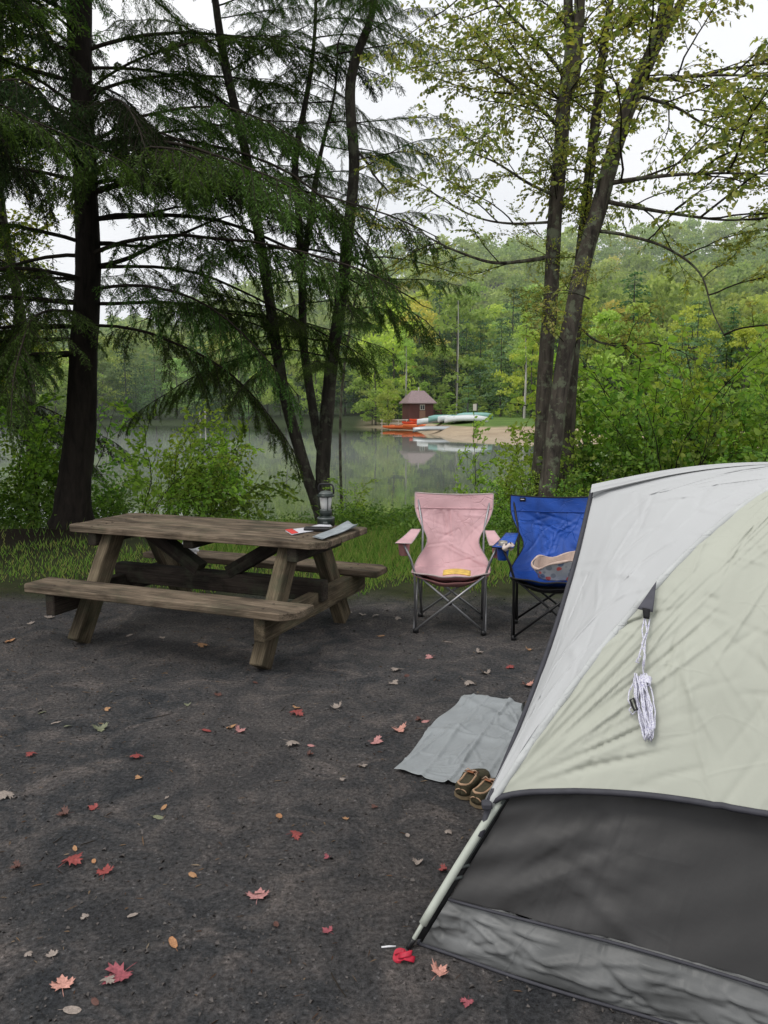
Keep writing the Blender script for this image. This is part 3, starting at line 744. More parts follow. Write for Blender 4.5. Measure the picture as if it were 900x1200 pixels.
# left shrubs
shrub(-3.5, 11.3, 8, 2.5, 15, 'arching light green shrub leaning right over the lake behind the picnic table', SBB)
shrub(-3.1, 11.9, 8, 2.1, 5, 'thin stemmed bush beside the big hemlock with its tips over the water', SHB)
shrub(-5.3, 11.6, 9, 2.0, None, 'dark bush left of the big hemlock trunk', SHB, 25)
shrub(-6.2, 10.6, 9, 1.7, None, 'dark bush at the far left edge of the campsite', SHB, 25)
shrub(-4.4, 12.4, 7, 1.2, None, 'low bush seen just behind the big hemlock trunk at the water', SHB, 30)
# yellow green sapling behind the lantern
shrub(-.62, 10.2, 3, .75, None, 'little yellow green sapling right behind the lantern', SBB, 10, 'sapling')
# dark arching twigs in the thicket
for (x, y, hh_) in ((3.6, 9.9, 2.6), (4.9, 9.4, 2.3)):
    e = [o for o in COL.objects if o.name.startswith('shrub') and abs(o.location.x-x) < .4 and o.parent is None][0]
    sb = MB()
    for k in range(7):
        c = curve((0, 0, 0), (r.uniform(-.6, .8), r.uniform(-.3, .3), 1), hh_*r.uniform(.7, 1.1), 10, .7, np.random.default_rng(k+int(x*10)), .09)
        sb.tube([Vector(a) for a in c], list(np.linspace(.012, .003, 11)), 5)
    sb.build('bare_twigs', M_BRK_H, e)

# ------------------------------------------------------------------ grass and undergrowth (stuff)
def scatter(n, x0, x1, y0, y1, keep):
    P = np.stack([rng.uniform(x0, x1, n), rng.uniform(y0, y1, n)], 1); return P[keep(P[:, 0], P[:, 1])]
def gnoise(x, y): return .5+.25*np.sin(x*2.3+np.cos(y*1.7)*1.3)+.25*np.sin(y*3.1+x*1.1+2)
gedge = lambda x: 6.25-.06*np.clip(x, -2, 9)*1.2+.20*np.sin(x*1.9)+.13*np.sin(x*5.3+1)+.08*np.sin(x*13.1)
P = scatter(270000, -6.5, 7, 5.6, 12.0, lambda x, y: (rng.random(len(x)) < np.clip((y-gedge(x))/.55, 0, 1)**1.5) & (rng.random(len(x)) < .25+.9*gnoise(x, y)) & ((x > -2.3) | (rng.random(len(x)) < .30)) & ~((x < -2.6) & (y > 8.6+.3*np.sin(x*3)) & (rng.random(len(x)) < .93)))
n = len(P); z = terr(P[:, 0], P[:, 1])
tall = .045+.12*np.clip((P[:, 1]-gedge(P[:, 0]))/2.2, 0, 1)*(.5+gnoise(P[:, 0]*.7, P[:, 1]*.7)); tall = np.where(P[:, 0] < -2.2, tall*.6, tall)
az = rng.uniform(0, 2*np.pi, n); ln = rng.uniform(.15, .8, n)
D = np.stack([np.cos(az)*ln, np.sin(az)*ln, np.ones(n)], 1); Nn = np.stack([np.cos(az+1.2), np.sin(az+1.2), np.zeros(n)+.3], 1)
q = QM(); q.leaves(np.column_stack([P, z-.01]), D, Nn, tall*rng.uniform(.6, 1.5, n), .009, 0, six=False)
g = link('grass', q.mesh('grass', [M_GRS])); tag(g, 'short grass strip between the gravel pad and the lake bank', 'grass', kind='stuff')
q = QM(); cl = []
def clumps(n, x0, x1, y0, y1, h, sp, nl, ls):
    for _ in range(n):
        x = rng.uniform(x0, x1); y = rng.uniform(y0, y1); zc = tz(x, y); hh = h*rng.uniform(.5, 1.2); m = int(nl*rng.uniform(.6, 1.3))
        P = np.stack([x+rng.normal(0, sp, m), y+rng.normal(0, sp, m), zc+rng.uniform(.02, 1, m)**.8*hh], 1)
        D = P-np.array([x, y, zc+hh*.2]); D[:, 2] *= .4; D += rng.normal(0, .08, D.shape)
        q.leaves(P, D, np.tile([0, 0, 1.], (m, 1))+rng.normal(0, .4, (m, 3)), ls*rng.uniform(.6, 1.3, m), ls*.55, 0)
clumps(260, -.8, 2.2, 9.4, 13.5, .32, .16, 55, .055)
clumps(120, 2.0, 6.5, 7.6, 10.5, .5, .2, 70, .07)
clumps(90, .2, 3.2, 7.9, 9.4, .32, .14, 60, .055)
clumps(110, -3.4, -.9, 10.6, 13.6, .25, .16, 40, .05)
clumps(150, -8.5, -4.0, 10.4, 13.2, .6, .22, 70, .07)
clumps(40, -2.0, 1.0, 8.6, 9.8, .12, .12, 30, .035)
g = link('undergrowth', q.mesh('undergrowth', [M_UND])); tag(g, 'tangle of low weeds along the lake bank', 'undergrowth', kind='stuff')
# loose grit on the pad (stuff)
n = 26000; P = np.stack([rng.uniform(-3.5, 3.0, n), 1.0+5.4*rng.random(n)**1.6], 1); q = QM()
sz = rng.gamma(2.2, .0011, n)+.0012
q.leaves(np.column_stack([P, np.full(n, .0012)]), rng.normal(0, 1, (n, 3))*np.array([1, 1, .1]), np.column_stack([rng.normal(0, .3, (n, 2)), np.ones(n)]), sz*1.9, sz*1.6, 0, fold=.5)
n = 5200; P2 = np.stack([rng.uniform(-3.6, 3.0, n), 1.0+5.6*rng.random(n)**1.3], 1); k_ = rng.random(n) < np.clip(.35-.22*P2[:, 0], .15, 1); P2 = P2[k_]; n = len(P2)
ql = QM(); ql.leaves(np.column_stack([P2, np.full(n, .003)]), np.column_stack([rng.normal(0, 1, (n, 2)), rng.normal(0, .06, n)]), np.column_stack([rng.normal(0, .4, (n, 2)), np.ones(n)]), rng.gamma(3, .006, n)+.006, rng.uniform(.0015, .006, n), 0, fold=.4)
M_LIT = leaf_mat('litter', [(.03, .02, .014), (.09, .055, .035), (.17, .12, .075), (.22, .18, .13)], 0, 0, gloss=.0)
g = link('leaf_litter', ql.mesh('leaf_litter', [M_LIT])); tag(g, 'scattered conifer needles and leaf crumbs on the gravel', 'litter', kind='stuff')
M_GRIT = leaf_mat('grit', [(.02, .019, .018), (.05, .045, .04), (.08, .072, .066), (.11, .10, .092)], 0, 0, gloss=.02)
g = link('gravel', q.mesh('gravel', [M_GRIT])); tag(g, 'loose grit on the dark campsite pad', 'gravel', kind='stuff')
# ------------------------------------------------------------------ far shore forest
def blob_leaves(q, C, rad, n, ls, r, mi=1, tint=None, flat=.7, asp=.7):
    """n leaf clumps on the outside of a lumpy ball"""
    D = r.normal(0, 1, (n, 3)); D /= np.linalg.norm(D, axis=1)[:, None]; D[:, 2] = np.abs(D[:, 2])*1.0-.25
    P = np.array(C)+D*np.array([rad, rad, rad*flat])*r.uniform(.65, 1.08, (n, 1))
    T = r.normal(0, 1, (n, 3)); T[:, 2] -= .3
    q.leaves(P, T, D+r.normal(0, .5, (n, 3)), ls*r.uniform(.6, 1.3, n), ls*asp, mi, six=False, tint=tint)
def far_broadleaf(seed, H=1.0, W=.36, nb=34, nl=70, ls=.034, base_=.10):
    r = np.random.default_rng(seed); q = QM()
    q.tube([(0, 0, -.03), (.01, 0, .3), (.0, .01, .6), (.02, 0, .85)], [.014, .011, .008, .003], 5, 0)
    for k in range(nb):
        t = r.random(); z = base_+(1-base_)*t; env = W*math.sin(math.pi*min(1, (t*.88+.12)))**.6*(1 if t < .6 else 1-(t-.6)*.9)
        a = r.uniform(0, 2*math.pi); rr = env*r.uniform(.35, .95); rad = r.uniform(.06, .12)
        c = (rr*math.cos(a), rr*math.sin(a), min(z, .95)); blob_leaves(q, c, rad, nl, ls, r)
        if r.random() < .4: q.tube([(0, 0, z-.15), (c[0]*.6, c[1]*.6, z-.04), c], [.004, .003, .001], 3, 0)
    return q
def far_conifer(seed, W=.22, ls=.03, layers=22, base_=.08, airy=1.0):
    r = np.random.default_rng(seed); q = QM()
    q.tube([(0, 0, -.03), (0, 0, .5), (0, 0, .98)], [.012, .007, .002], 5, 0)
    P = []; D = []
    for k in range(layers):
        t = (k+r.random()*.6)/layers; z = base_+(1-base_)*t; rad = W*(1-t)**.75*r.uniform(.75, 1.1)+.012
        nb = max(4, int(9*(1-t*.5)))
        for j in range(nb):
            a = r.uniform(0, 2*math.pi); L = rad*r.uniform(.6, 1.15); m = int(20*airy*(L/W*.8+.3))
            u = r.random(m)**.7*L; off = r.normal(0, .014+.03*(u/W)[:, None]*.6, (m, 3))
            pts = np.stack([np.cos(a)*u, np.sin(a)*u, z+.02-u*.28*(u/W)], 1)+off*np.array([1, 1, .35]); P.append(pts)
            D.append(np.tile([math.cos(a), math.sin(a), -.35], (m, 1))+r.normal(0, .45, (m, 3)))
    P = np.concatenate(P); D = np.concatenate(D)
    q.leaves(P, D, np.tile([0, 0, 1.], (len(P), 1))+r.normal(0, .4, P.shape), ls*r.uniform(.6, 1.3, len(P)), ls*.5, 1, six=False)
    return q
def tinted(q, t):
    A = np.concatenate(q.A); A[:] = t; q.A = [A]; q.V = [np.concatenate(q.V)]; q.F = [np.concatenate(q.F)]; q.M = [np.concatenate(q.M)]; return q
TINT = {'green': (.85, .95, .8), 'light': (1.15, 1.2, .95), 'yellow': (1.38, 1.28, .8), 'orange': (1.75, 1.3, .95), 'dark': (.5, .62, .6), 'grey': (1.1, 1.2, 1.3)}
FB = {}
def proto(kind, tint, i):
    key = (kind, tint, i)
    if key not in FB:
        if kind == 'b': q_ = far_broadleaf(200+i, W=(.34, .28, .40)[i % 3])
        elif kind == 'c': q_ = far_conifer(230+i, W=(.20, .26)[i % 2])
        else: q_ = far_conifer(260+i, W=.34, layers=15, airy=1.6, ls=.034)
        FB[key] = tinted(q_, TINT[tint]).mesh('far_tree', [M_FTRK, M_FARD if kind == 'b' else M_FARC])
    return FB[key]
r2 = random.Random(12)
def ftree(px, d, top_py, kind, tint, label, group=None, i=None, wide=1.0, base_z=None):
    x = (px-450)/CF*d; z = tz(x, d) if base_z is None else base_z
    ztop = at(px, top_py, d).z; H = max(2.5, ztop-z)
    name = {'b': 'broadleaf_tree', 'c': 'conifer_tree', 'p': 'pine_tree'}[kind]
    e = empty(name, (x, d, z), 0, label, 'tree', group)
    o = link('crown', proto(kind, tint, r2.randrange(3) if i is None else i), e)
    o.scale = (H*wide, H*wide, H); o.rotation_euler = (0, 0, r2.uniform(0, 6.28)); return e
# told apart trees round the boat cabin
ftree(498, 116, 418, 'c', 'dark', 'dark spruce rising straight behind the red cabin')
ftree(520, 112, 395, 'c', 'dark', 'dark conifer right behind the cabin, beside the pale bare trunk', wide=1.2)
ftree(545, 118, 372, 'c', 'dark', 'tall shadowy conifer between the cabin and the feathery pine')
ftree(585, 100, 372, 'p', 'grey', 'large feathery grey green pine behind the canoes')
ftree(548, 98, 440, 'p', 'grey', 'small feathery pine behind the left end of the canoes')
ftree(516, 101, 452, 'b', 'green', 'low round tree at the right side of the cabin', wide=.7)
ftree(462, 104, 352, 'b', 'yellow', 'pale yellow green tree left of the cabin with an open crown', i=1)
ftree(490, 122, 352, 'b', 'orange', 'orange tinged tree crown above the dark spruces')
ftree(440, 100, 400, 'b', 'green', 'green tree at the water left of the cabin', i=0)
ftree(455, 94, 445, 'b', 'light', 'small light green tree overhanging the kayak landing', wide=.9)
ftree(640, 92, 400, 'p', 'grey', 'soft grey green pine seen between the maple trunks')
ftree(612, 96, 395, 'b', 'green', 'green tree behind the slender birch on the lawn')
ftree(735, 95, 318, 'c', 'dark', 'dark blue green spruce standing out of the hillside above the thicket', wide=1.5)
ftree(850, 88, 360, 'c', 'dark', 'dark spruce at the right edge above the thicket', wide=1.3)
ftree(535, 108, 345, 'b', 'green', 'broad green tree above the dark conifers')
G = 'trees along the far shore'
for k in range(46):
    px = -230+k*15+r2.uniform(-7, 7)
    if px > 445: break
    kd = r2.choice('bbcpb'); ftree(px, 118+r2.uniform(-6, 12) if px > 250 else 124+r2.uniform(-3, 14), r2.uniform(375, 440), kd, r2.choice(['green', 'light', 'dark', 'grey', 'yellow']) if kd == 'b' else r2.choice(['green', 'dark']),
          {'b': 'broadleaf tree in the shoreline row left of the cabin', 'c': 'narrow conifer in the shoreline row left of the cabin', 'p': 'feathery pine in the shoreline row left of the cabin'}[kd], G)
for k in range(26):
    px = 620+k*15+r2.uniform(-8, 8); kd = r2.choice('bbbp'); d = r2.uniform(80, 100)
    ftree(px, d, r2.uniform(345, 420), kd, r2.choice(['green', 'light', 'light', 'yellow']) if kd == 'b' else 'grey',
          {'b': 'broadleaf tree behind the beach to the right of the maples', 'p': 'feathery pine behind the beach to the right of the maples'}[kd], 'trees behind the beach')
for k in range(20):
    px = 440+k*11; kd = 'bpc'[k % 3]; d = 108+r2.uniform(0, 14)
    ftree(px, d, r2.uniform(365, 425), kd, r2.choice(['green', 'grey', 'light']) if kd == 'b' else 'dark', {'b': 'broadleaf tree at the back of the far lawn', 'c': 'conifer at the back of the far lawn', 'p': 'pine at the back of the far lawn'}[kd], 'trees at the back of the far lawn')
for k in range(22):
    px = 430+k*12+r2.uniform(-5, 5); kd = r2.choice('bbc'); d = r2.uniform(122, 142)
    ftree(px, d, r2.uniform(325, 380), kd, r2.choice(['green', 'light', 'yellow', 'grey']) if kd == 'b' else 'dark',
          {'b': 'broadleaf tree at the foot of the hill behind the cabin', 'c': 'conifer at the foot of the hill behind the cabin'}[kd], 'trees at the foot of the hill')
# low bushes on the lawn
for k in range(26):
    px = 430+k*20+r2.uniform(-8, 8); d = r2.uniform(99, 106) if px < 680 else r2.uniform(74, 80); x = (px-450)/CF*d; H = r2.uniform(1.8, 3.4)
    e = empty('bush', (x, d, tz(x, d)), 0, 'leafy bush along the forest edge behind the far lawn', 'bush', 'bushes along the forest edge'); o = link('crown', proto('b', r2.choice(['green', 'light', 'grey']), k % 3), e); o.scale = (H*1.6, H*1.6, H)
for px, d, tp_ in ((530, 96, 474), (565, 92, 476), (597, 90, 473), (640, 80, 470), (700, 74, 462), (760, 72, 460), (830, 70, 455), (480, 101, 470), (665, 84, 465)):
    x = (px-450)/CF*d; H = max(1.1, at(px, tp_, d).z-tz(x, d)); e = empty('bush', (x, d, tz(x, d)), 0, 'rounded green bush on the far lawn behind the beach', 'bush', 'bushes on the far lawn')
    o = link('crown', proto('b', r2.choice(['green', 'light']), 2), e); o.scale = (H*1.3, H*1.3, H)
# pale bare trunks
for px, d, y0, y1, rr_, lab in ((614, 84, 492, 395, .14, 'slender white birch trunk standing on the far lawn'), (535, 104, 470, 352, .12, 'thin pale dead trunk in front of the dark conifers'), (474, 100, 478, 405, .14, 'pale trunk leaning beside the left wall of the cabin')):
    p0 = at(px, y0, d); p0.z = tz(p0.x, d); p1 = at(px+2, y1, d)
    e = empty('birch_tree', p0, 0, lab, 'tree'); trunk(e, [(p0+Vector((0, 0, -.3)), rr_), ((p0+p1)/2+Vector((.12, 0, 0)), rr_*.75), (p1, rr_*.35)], M_BIRCH, 8)
    if px != 535:
        o = link('crown', proto('b', 'light', 1), e); o.scale = (5, 5, 6); o.location = Vector((0, 0, (p1-p0).z-3.5))
# wooded hillside as one mass
def hill_tree(kind, seed):
    r = np.random.default_rng(seed); q = QM()
    if kind == 'b':
        for k in range(15):
            t = r.random(); a = r.uniform(0, 6.28); rr = .34*math.sin(math.pi*(.15+.8*t))*r.uniform(.2, 1)
            blob_leaves(q, (rr*math.cos(a), rr*math.sin(a), .3+.58*t), r.uniform(.11, .18), 44, .062, r, 0)
    else: 
        q = far_conifer(seed, W=.26, ls=.06, layers=11, airy=.55, base_=.2)
    return np.concatenate(q.V), np.concatenate(q.F)
HT = [hill_tree('b', 1), hill_tree('b', 2), hill_tree('b', 3), hill_tree('b', 4), hill_tree('c', 5), hill_tree('c', 6)]
q = QM(); rh = np.random.default_rng(77); cnt = 0
ds = []
d = 112.0
while d < 262:
    d += 7.2
    x0, x1 = -.62*d, .62*d
    x = x0
    while x < x1:
        x += 5.6*rh.uniform(.8, 1.25)+d*.006; y = d+rh.uniform(-3.5, 3.5)
        ysh = np.interp(x, SX, SY)
        if y < ysh+36: continue
        if x > 35 and y < 70: continue
        pat = wob(x, y, .031, 2)+rh.normal(0, .35)
        kc = pat < -.75; H = rh.uniform(10, 16)*(1.1 if kc else 1.0)
        t = HT[rh.integers(4, 6) if kc else rh.integers(0, 4)]; a = rh.uniform(0, 6.28); c, s_ = math.cos(a), math.sin(a)
        V = t[0]@np.array([[c, s_, 0], [-s_, c, 0], [0, 0, 1]])*np.array([H*.95, H*.95, H])+np.array([x, y, tz(x, y)-H*.06])
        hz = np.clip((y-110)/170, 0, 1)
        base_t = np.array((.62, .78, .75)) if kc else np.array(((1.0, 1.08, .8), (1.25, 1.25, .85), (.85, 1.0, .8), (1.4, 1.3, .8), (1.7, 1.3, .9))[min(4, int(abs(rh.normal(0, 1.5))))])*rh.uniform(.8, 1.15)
        base_t = base_t*(1-.3*hz)+np.array((1.15, 1.35, 1.7))*.42*hz  # distance haze painted into the tint: trees turn bluer farther back
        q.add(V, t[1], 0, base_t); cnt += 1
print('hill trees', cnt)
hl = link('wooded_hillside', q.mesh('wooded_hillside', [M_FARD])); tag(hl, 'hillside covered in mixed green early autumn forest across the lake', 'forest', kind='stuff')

# ------------------------------------------------------------------ cabin, boats, sign
def far_at(px, py, z=None, d=None):
    x = (px-450)/CF*d; return Vector((x, d, tz(x, d)))
M_CAB = plain('cabin_boards', (.10, .035, .030), .8); M_ROOF = plain('cabin_roof', (.26, .19, .195), .8, sc_=6); M_TRIM = plain('pale_trim', (.55, .5, .45), .6)
M_DOOR = plain('tan_door', (.24, .13, .09), .7); M_GLS = plain('dark_glass', (.02, .025, .03), .15, spec=.7); M_RED = plain('orange_red_hull', (.62, .07, .025), .35, spec=.5)
M_ORG = plain('orange_hull', (.72, .16, .05), .35, spec=.5)
D0 = 96; c0 = far_at(489, 490, d=D0)
cab = empty('boat_cabin', c0, R(14), 'small dark red wooden cabin with a grey brown pitched roof on the far shore', 'cabin')
mb = MB(); w, dp, h = 3.0, 3.4, 1.75
mb.box((0, 0, h/2-.15), (w, dp, h+.3), bev=.01); 
for k in range(9): mb.box((0, -dp/2-.012, .1+k*.19), (w+.03, .02, .17), bev=.006)
for k in range(9): mb.box((w/2+.012, 0, .1+k*.19), (.02, dp+.03, .17), bev=.006)
mb.build('wall', M_CAB, cab)
mb = MB(); ov = .35; rh_ = 1.15
A_ = [(-w/2-ov, -dp/2-ov, h-.12), (w/2+ov, -dp/2-ov, h-.12), (w/2+ov, dp/2+ov, h-.12), (-w/2-ov, dp/2+ov, h-.12), (-w/2+.7, -.1, h+rh_), (w/2-.7, -.1, h+rh_)]
A2_ = [(x, y, z+.09) for x, y, z in A_]
mb.add(A2_+A_, [(0, 1, 5, 4), (1, 2, 5), (2, 3, 4, 5), (3, 0, 4), (6, 10, 11, 7), (7, 11, 8), (8, 11, 10, 9), (9, 10, 6), (0, 6, 7, 1), (1, 7, 8, 2), (2, 8, 9, 3), (3, 9, 6, 0)])
rf = mb.build('roof', M_ROOF, cab)
mb = MB(); mb.box((.1, -.1, h+rh_+.2), (.12, .12, .5)); mb.build('vent_pipe', M_TRIM, rf)
mb = MB(); mb.box((.1, -dp/2-.035, .45), (.75, .05, .9)); mb.build('door', M_DOOR, cab)
mb = MB(); mb.box((.1, -dp/2-.03, 1.25), (.62, .05, .55)); wn = mb.build('window', M_TRIM, cab)
mb = MB()
for sx in (-.14, .14): mb.box((.1+sx, -dp/2-.062, 1.25), (.22, .02, .42), bev=.002)
mb.build('pane', M_GLS, wn)
mb = MB()
mb.box((w/2+.7, -.4, .35), (1.2, 1.6, .09)); 
for sx in (.3, 1.15):
    mb.box((w/2+sx, -1.15, .5), (.08, .08, 1.0))
mb.box((w/2+.7, -1.15, .95), (1.2, .07, .09)); mb.box((w/2+.7, -1.15, .65), (1.2, .05, .07)); mb.build('side_deck', M_CAB, cab); cab.scale = (1, 1, 1.18)
# rail left of the cabin
rl = empty('wooden_rail', far_at(462, 488, d=94), 0, 'low pale wooden rail left of the cabin', 'rail')
mb = MB()
for k in range(4): mb.box((-1.5+k, 0, .45), (.09, .09, .95))
mb.box((0, -.06, .85), (3.4, .04, .12)); mb.box((0, -.06, .45), (3.4, .04, .12)); mb.build('rail', M_TRIM, rl)
def hull(L, W, H, up=True, n=22, sheer=.22, rock=.12):
    """boat shell; keel up when up=True"""
    vs = []; m = 10
    for i in range(n+1):
        t = -1+2*i/n; wv = W/2*(1-abs(t)**2.6)+.012; sh = sheer*abs(t)**3; kl = rock*abs(t)**3
        for j in range(m+1):
            a = math.pi*j/m; y = wv*math.cos(a)*(1 if abs(math.cos(a)) > .3 else 1); z = -(H-kl)*math.sin(a)**.55
            vs.append((t*L/2, y, z+sh*(1-math.sin(a))))
    if up: vs = [(x, y, -z) for x, y, z in vs]
    fs = [(i*(m+1)+j, (i+1)*(m+1)+j, (i+1)*(m+1)+j+1, i*(m+1)+j+1) for i in range(n) for j in range(m)]
    return vs, fs
M_CANW = plain('white_hull', (.62, .64, .64), .35, spec=.5); M_CANG = plain('pale_green_hull', (.22, .42, .38), .4); M_CANA = plain('aluminium_hull', (.42, .44, .45), .38, .6); M_GUN = plain('dark_gunwale', (.05, .05, .05), .5)
def canoe(loc, rz, m, label, L=4.9, W=.9, H=.36, tilt=0.0, group='canoes turned over on the beach'):
    e = empty('canoe', loc, rz, label, 'canoe', group); e.rotation_euler = (tilt, 0, rz)
    vs, fs = hull(L, W, H); mb = MB(); mb.add([(x, y, z+.24) for x, y, z in vs], fs, smooth=True); solid(mb.build('hull', m, e), .02)
    mb = MB(); mm = 11
    for side in (0, 10):
        mb.tube([Vector((vs[i*11+side][0], vs[i*11+side][1], vs[i*11+side][2]+.23)) for i in range(23)], .022, 5)
    mb.build('gunwale', M_GUN, e)
    mb = MB(); mb.tube([(-L/2*.92, 0, .26+H-.13), (-L*.3, 0, .25+H), (0, 0, .255+H), (L*.3, 0, .25+H), (L/2*.92, 0, .26+H-.13)], .018, 5); mb.build('keel', m, e)
    return e
dd0 = 70
cl = [(511, 72, M_CANA, 'flat aluminium canoe lying lowest at the water edge', 4), (512, 78, M_CANW, 'white upturned canoe at the left end of the row', 20),
      (521, 77.5, M_CANG, 'pale green canoe second from the left in the row', 38), (530, 76.3, M_CANW, 'white canoe third from the left in the row', 44),
      (540, 76, M_CANG, 'pale green canoe near the middle of the row', 46), (548, 75.5, M_CANW, 'white canoe right of the middle pale green one', 44), (556, 79, M_CANG, 'pale green canoe at the back right of the row', 28), (546, 74.5, M_CANW, 'long white canoe at the right front of the row', 12)]
for i, (px, d, m, lab, rz) in enumerate(cl):
    canoe(far_at(px, 0, d=d)+Vector((0, 0, 0.02)), R(rz), m, lab, L=4.4, H=.46 if i else .32, W=.85)
def kayak(loc, rz, m, label):
    e = empty('kayak', loc, rz, label, 'kayak', 'kayaks beside the cabin'); vs, fs = hull(3.4, .72, .34, up=False, sheer=.1, rock=.2)
    mb = MB(); mb.add([(x, y, z+.36) for x, y, z in vs], fs, smooth=True); mb.build('hull', m, e)
    mb = MB(); dk = [(x, y, .36+.1*math.cos(min(1, abs(x)/1.7)*1.5)+.1*abs(x/1.7)**3) for x, y, z in [v for v in vs]]
    n = 23; P = []; 
    for i in range(n):
        t = -1+2*i/(n-1); wv = .36*(1-abs(t)**2.6)+.012; sh = .1*abs(t)**3
        for j in range(5): s_ = -1+2*j/4; P.append((t*1.7, s_*wv, .36+sh+.10*(1-s_*s_)*(1-abs(t))))
    fs = [(i*5+j, (i+1)*5+j, (i+1)*5+j+1, i*5+j+1) for i in range(n-1) for j in range(4)]
    mb.add(P, fs, smooth=True); mb.build('deck', m, e)
    mb = MB(); mb.tube([Vector((.1+.42*math.cos(a), .22*math.sin(a), .46)) for a in np.linspace(0, 2*math.pi, 17)[:-1]], .025, 5, closed=True); mb.prism([(.1+.42*math.cos(a), .22*math.sin(a)) for a in np.linspace(0, 2*math.pi, 17)[:-1]], .43, .452); mb.build('cockpit', M_GUN, e)
    return e
for i, (px, d, rz, m, lab) in enumerate(((474, 88, 3, M_RED, 'orange red kayak farthest left beside the cabin landing'), (480, 85.5, 8, M_ORG, 'orange kayak in front of the left cabin corner'), (488, 89, -3, M_RED, 'red kayak lying close below the cabin door'), (490, 84.5, 4, M_ORG, 'orange kayak nearest the water below the cabin door'), (497, 87, 6, M_RED, 'red kayak at the right end by the canoes'), (466, 86.5, -5, M_ORG, 'orange kayak at the left end under the overhanging tree'))):
    kayak(far_at(px, 0, d=d)+Vector((0, 0, .05)), R(rz), m, lab)
sg = empty('notice_board', far_at(555, 486, d=88), R(-10), 'small notice board on two dark posts at the edge of the far lawn', 'sign')
mb = MB(); 
for sx in (-.75, .3): mb.box((sx, 0, .8), (.16, .16, 1.75))
mb.build('post', M_GUN, sg)
mb = MB(); mb.box((.05, -.11, 1.2), (.4, .05, .75)); mb.build('panel', M_TRIM, sg)
for px, d, lab in ((236, 108, 'white mooring post on the far shore behind the bright shrub, left one'), (242, 108, 'white mooring post on the far shore behind the bright shrub, right one')):
    p = far_at(px, 0, d=d); p.z = -1.2; e = empty('mooring_post', p, 0, lab, 'post'); mb = MB(); mb.lathe([(.09, 0), (.09, 2.2), (.07, 2.26), (.0, 2.28)], n=10); mb.lathe([(.11, 1.9), (.11, 2.0)], n=10); mb.build('post', M_TRIM, e)
# ------------------------------------------------------------------ picnic table
T0x, T0y, TA, TL, TW, TBW, TFX, TFY, TTH, TBH = -1.167, 5.223, -.381, 1.992, .715, 1.496, .694, .596, .75, .412
tab = empty('picnic_table', (T0x, T0y, 0), TA, 'weathered brown wooden picnic table with attached benches on the dark gravel pad', 'picnic table')
def chamfer_plank(mb, x0, x1, y0, y1, z0, z1, c00, c10, c11, c01, M=None):
    """plank along x with clipped corners (c = clip at each corner)"""
    poly = []
    for (x, y, c, sx, sy, order) in ((x0, y0, c00, 1, 1, 0), (x1, y0, c10, -1, 1, 1), (x1, y1, c11, -1, -1, 0), (x0, y1, c01, 1, -1, 1)):
        if c <= 0: poly.append((x, y)); continue
        a = (x, y+sy*c); b_ = (x+sx*c, y)
        poly += [a, b_] if order == 0 else [b_, a]
    e = .005; n = len(poly); cx, cy = (x0+x1)/2, (y0+y1)/2
    ins = [(x+(e if x < cx else -e), y+(e if y < cy else -e)) for x, y in poly]
    off = random.random()*9
    N = 40
    # rings: bottom inset, bottom, top, top inset
    rings = [(ins, z0), (poly, z0+e), (poly, z1-e), (ins, z1)]
    vs = [(x, y, z) for P_, z in rings for x, y in P_]
    gc = [(x+off, y+off*2, z) for x, y, z in vs]
    fs = [list(range(n))[::-1], [3*n+i for i in range(n)]]
    for k in range(3): fs += [[k*n+i, k*n+(i+1) % n, (k+1)*n+(i+1) % n, (k+1)*n+i] for i in range(n)]
    mb.add(vs, fs, 0, gc)
mb = MB(); pw = (TW-4*.006)/5; c_ = .07
for k in range(5):
    y0 = -TW/2+k*(pw+.006); j = (.004, -.003, .002, 0, .003)[k]
    chamfer_plank(mb, -TL/2-j, TL/2+j, y0, y0+pw, TTH-.042+(.0012, 0, .0018, .0005, .001)[k], TTH+(.0012, 0, .0018, .0005, .001)[k], c_*.9 if k == 0 else 0, c_*1.2 if k == 0 else 0, c_*.3 if k == 4 else 0, c_*.7 if k == 4 else 0)
top = mb.build('tabletop', M_WOOD, tab)
for sy in (-1, 1):
    mb = MB(); yo = sy*TBW/2; yi = sy*(TBW/2-.265); y0, y1 = min(yo, yi), max(yo, yi)
    chamfer_plank(mb, -TL/2-.02, TL/2+.01, y0, y1, TBH-.045, TBH, *((.05, .085, 0, 0) if sy < 0 else (0, 0, .06, .05)))
    mb.build('bench', M_WOOD, tab)
for sx in (-1, 1):
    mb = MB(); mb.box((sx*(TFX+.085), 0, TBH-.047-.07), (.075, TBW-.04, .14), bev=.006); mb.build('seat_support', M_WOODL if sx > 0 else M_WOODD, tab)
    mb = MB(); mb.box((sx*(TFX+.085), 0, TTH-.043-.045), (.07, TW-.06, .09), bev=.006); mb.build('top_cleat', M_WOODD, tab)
    for sy in (-1, 1):
        mb = MB(); a = Vector((sx*TFX, sy*(TFY-.01), .02)); b_ = Vector((sx*TFX, sy*.19, TTH-.05)); mb.beam(a, b_, .088, .135, up=Vector((0, 1, 0)), bev=.007)
        # wide face across x: rotate by choosing up along y
        mb.build('leg', M_WOODL, tab)
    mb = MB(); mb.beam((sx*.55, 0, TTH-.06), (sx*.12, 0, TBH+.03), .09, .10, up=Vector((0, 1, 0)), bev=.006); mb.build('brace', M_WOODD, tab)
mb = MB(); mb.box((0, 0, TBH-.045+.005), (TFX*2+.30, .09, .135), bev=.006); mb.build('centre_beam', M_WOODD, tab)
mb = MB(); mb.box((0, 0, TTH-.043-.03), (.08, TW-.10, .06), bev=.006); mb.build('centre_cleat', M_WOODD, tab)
mb = MB()
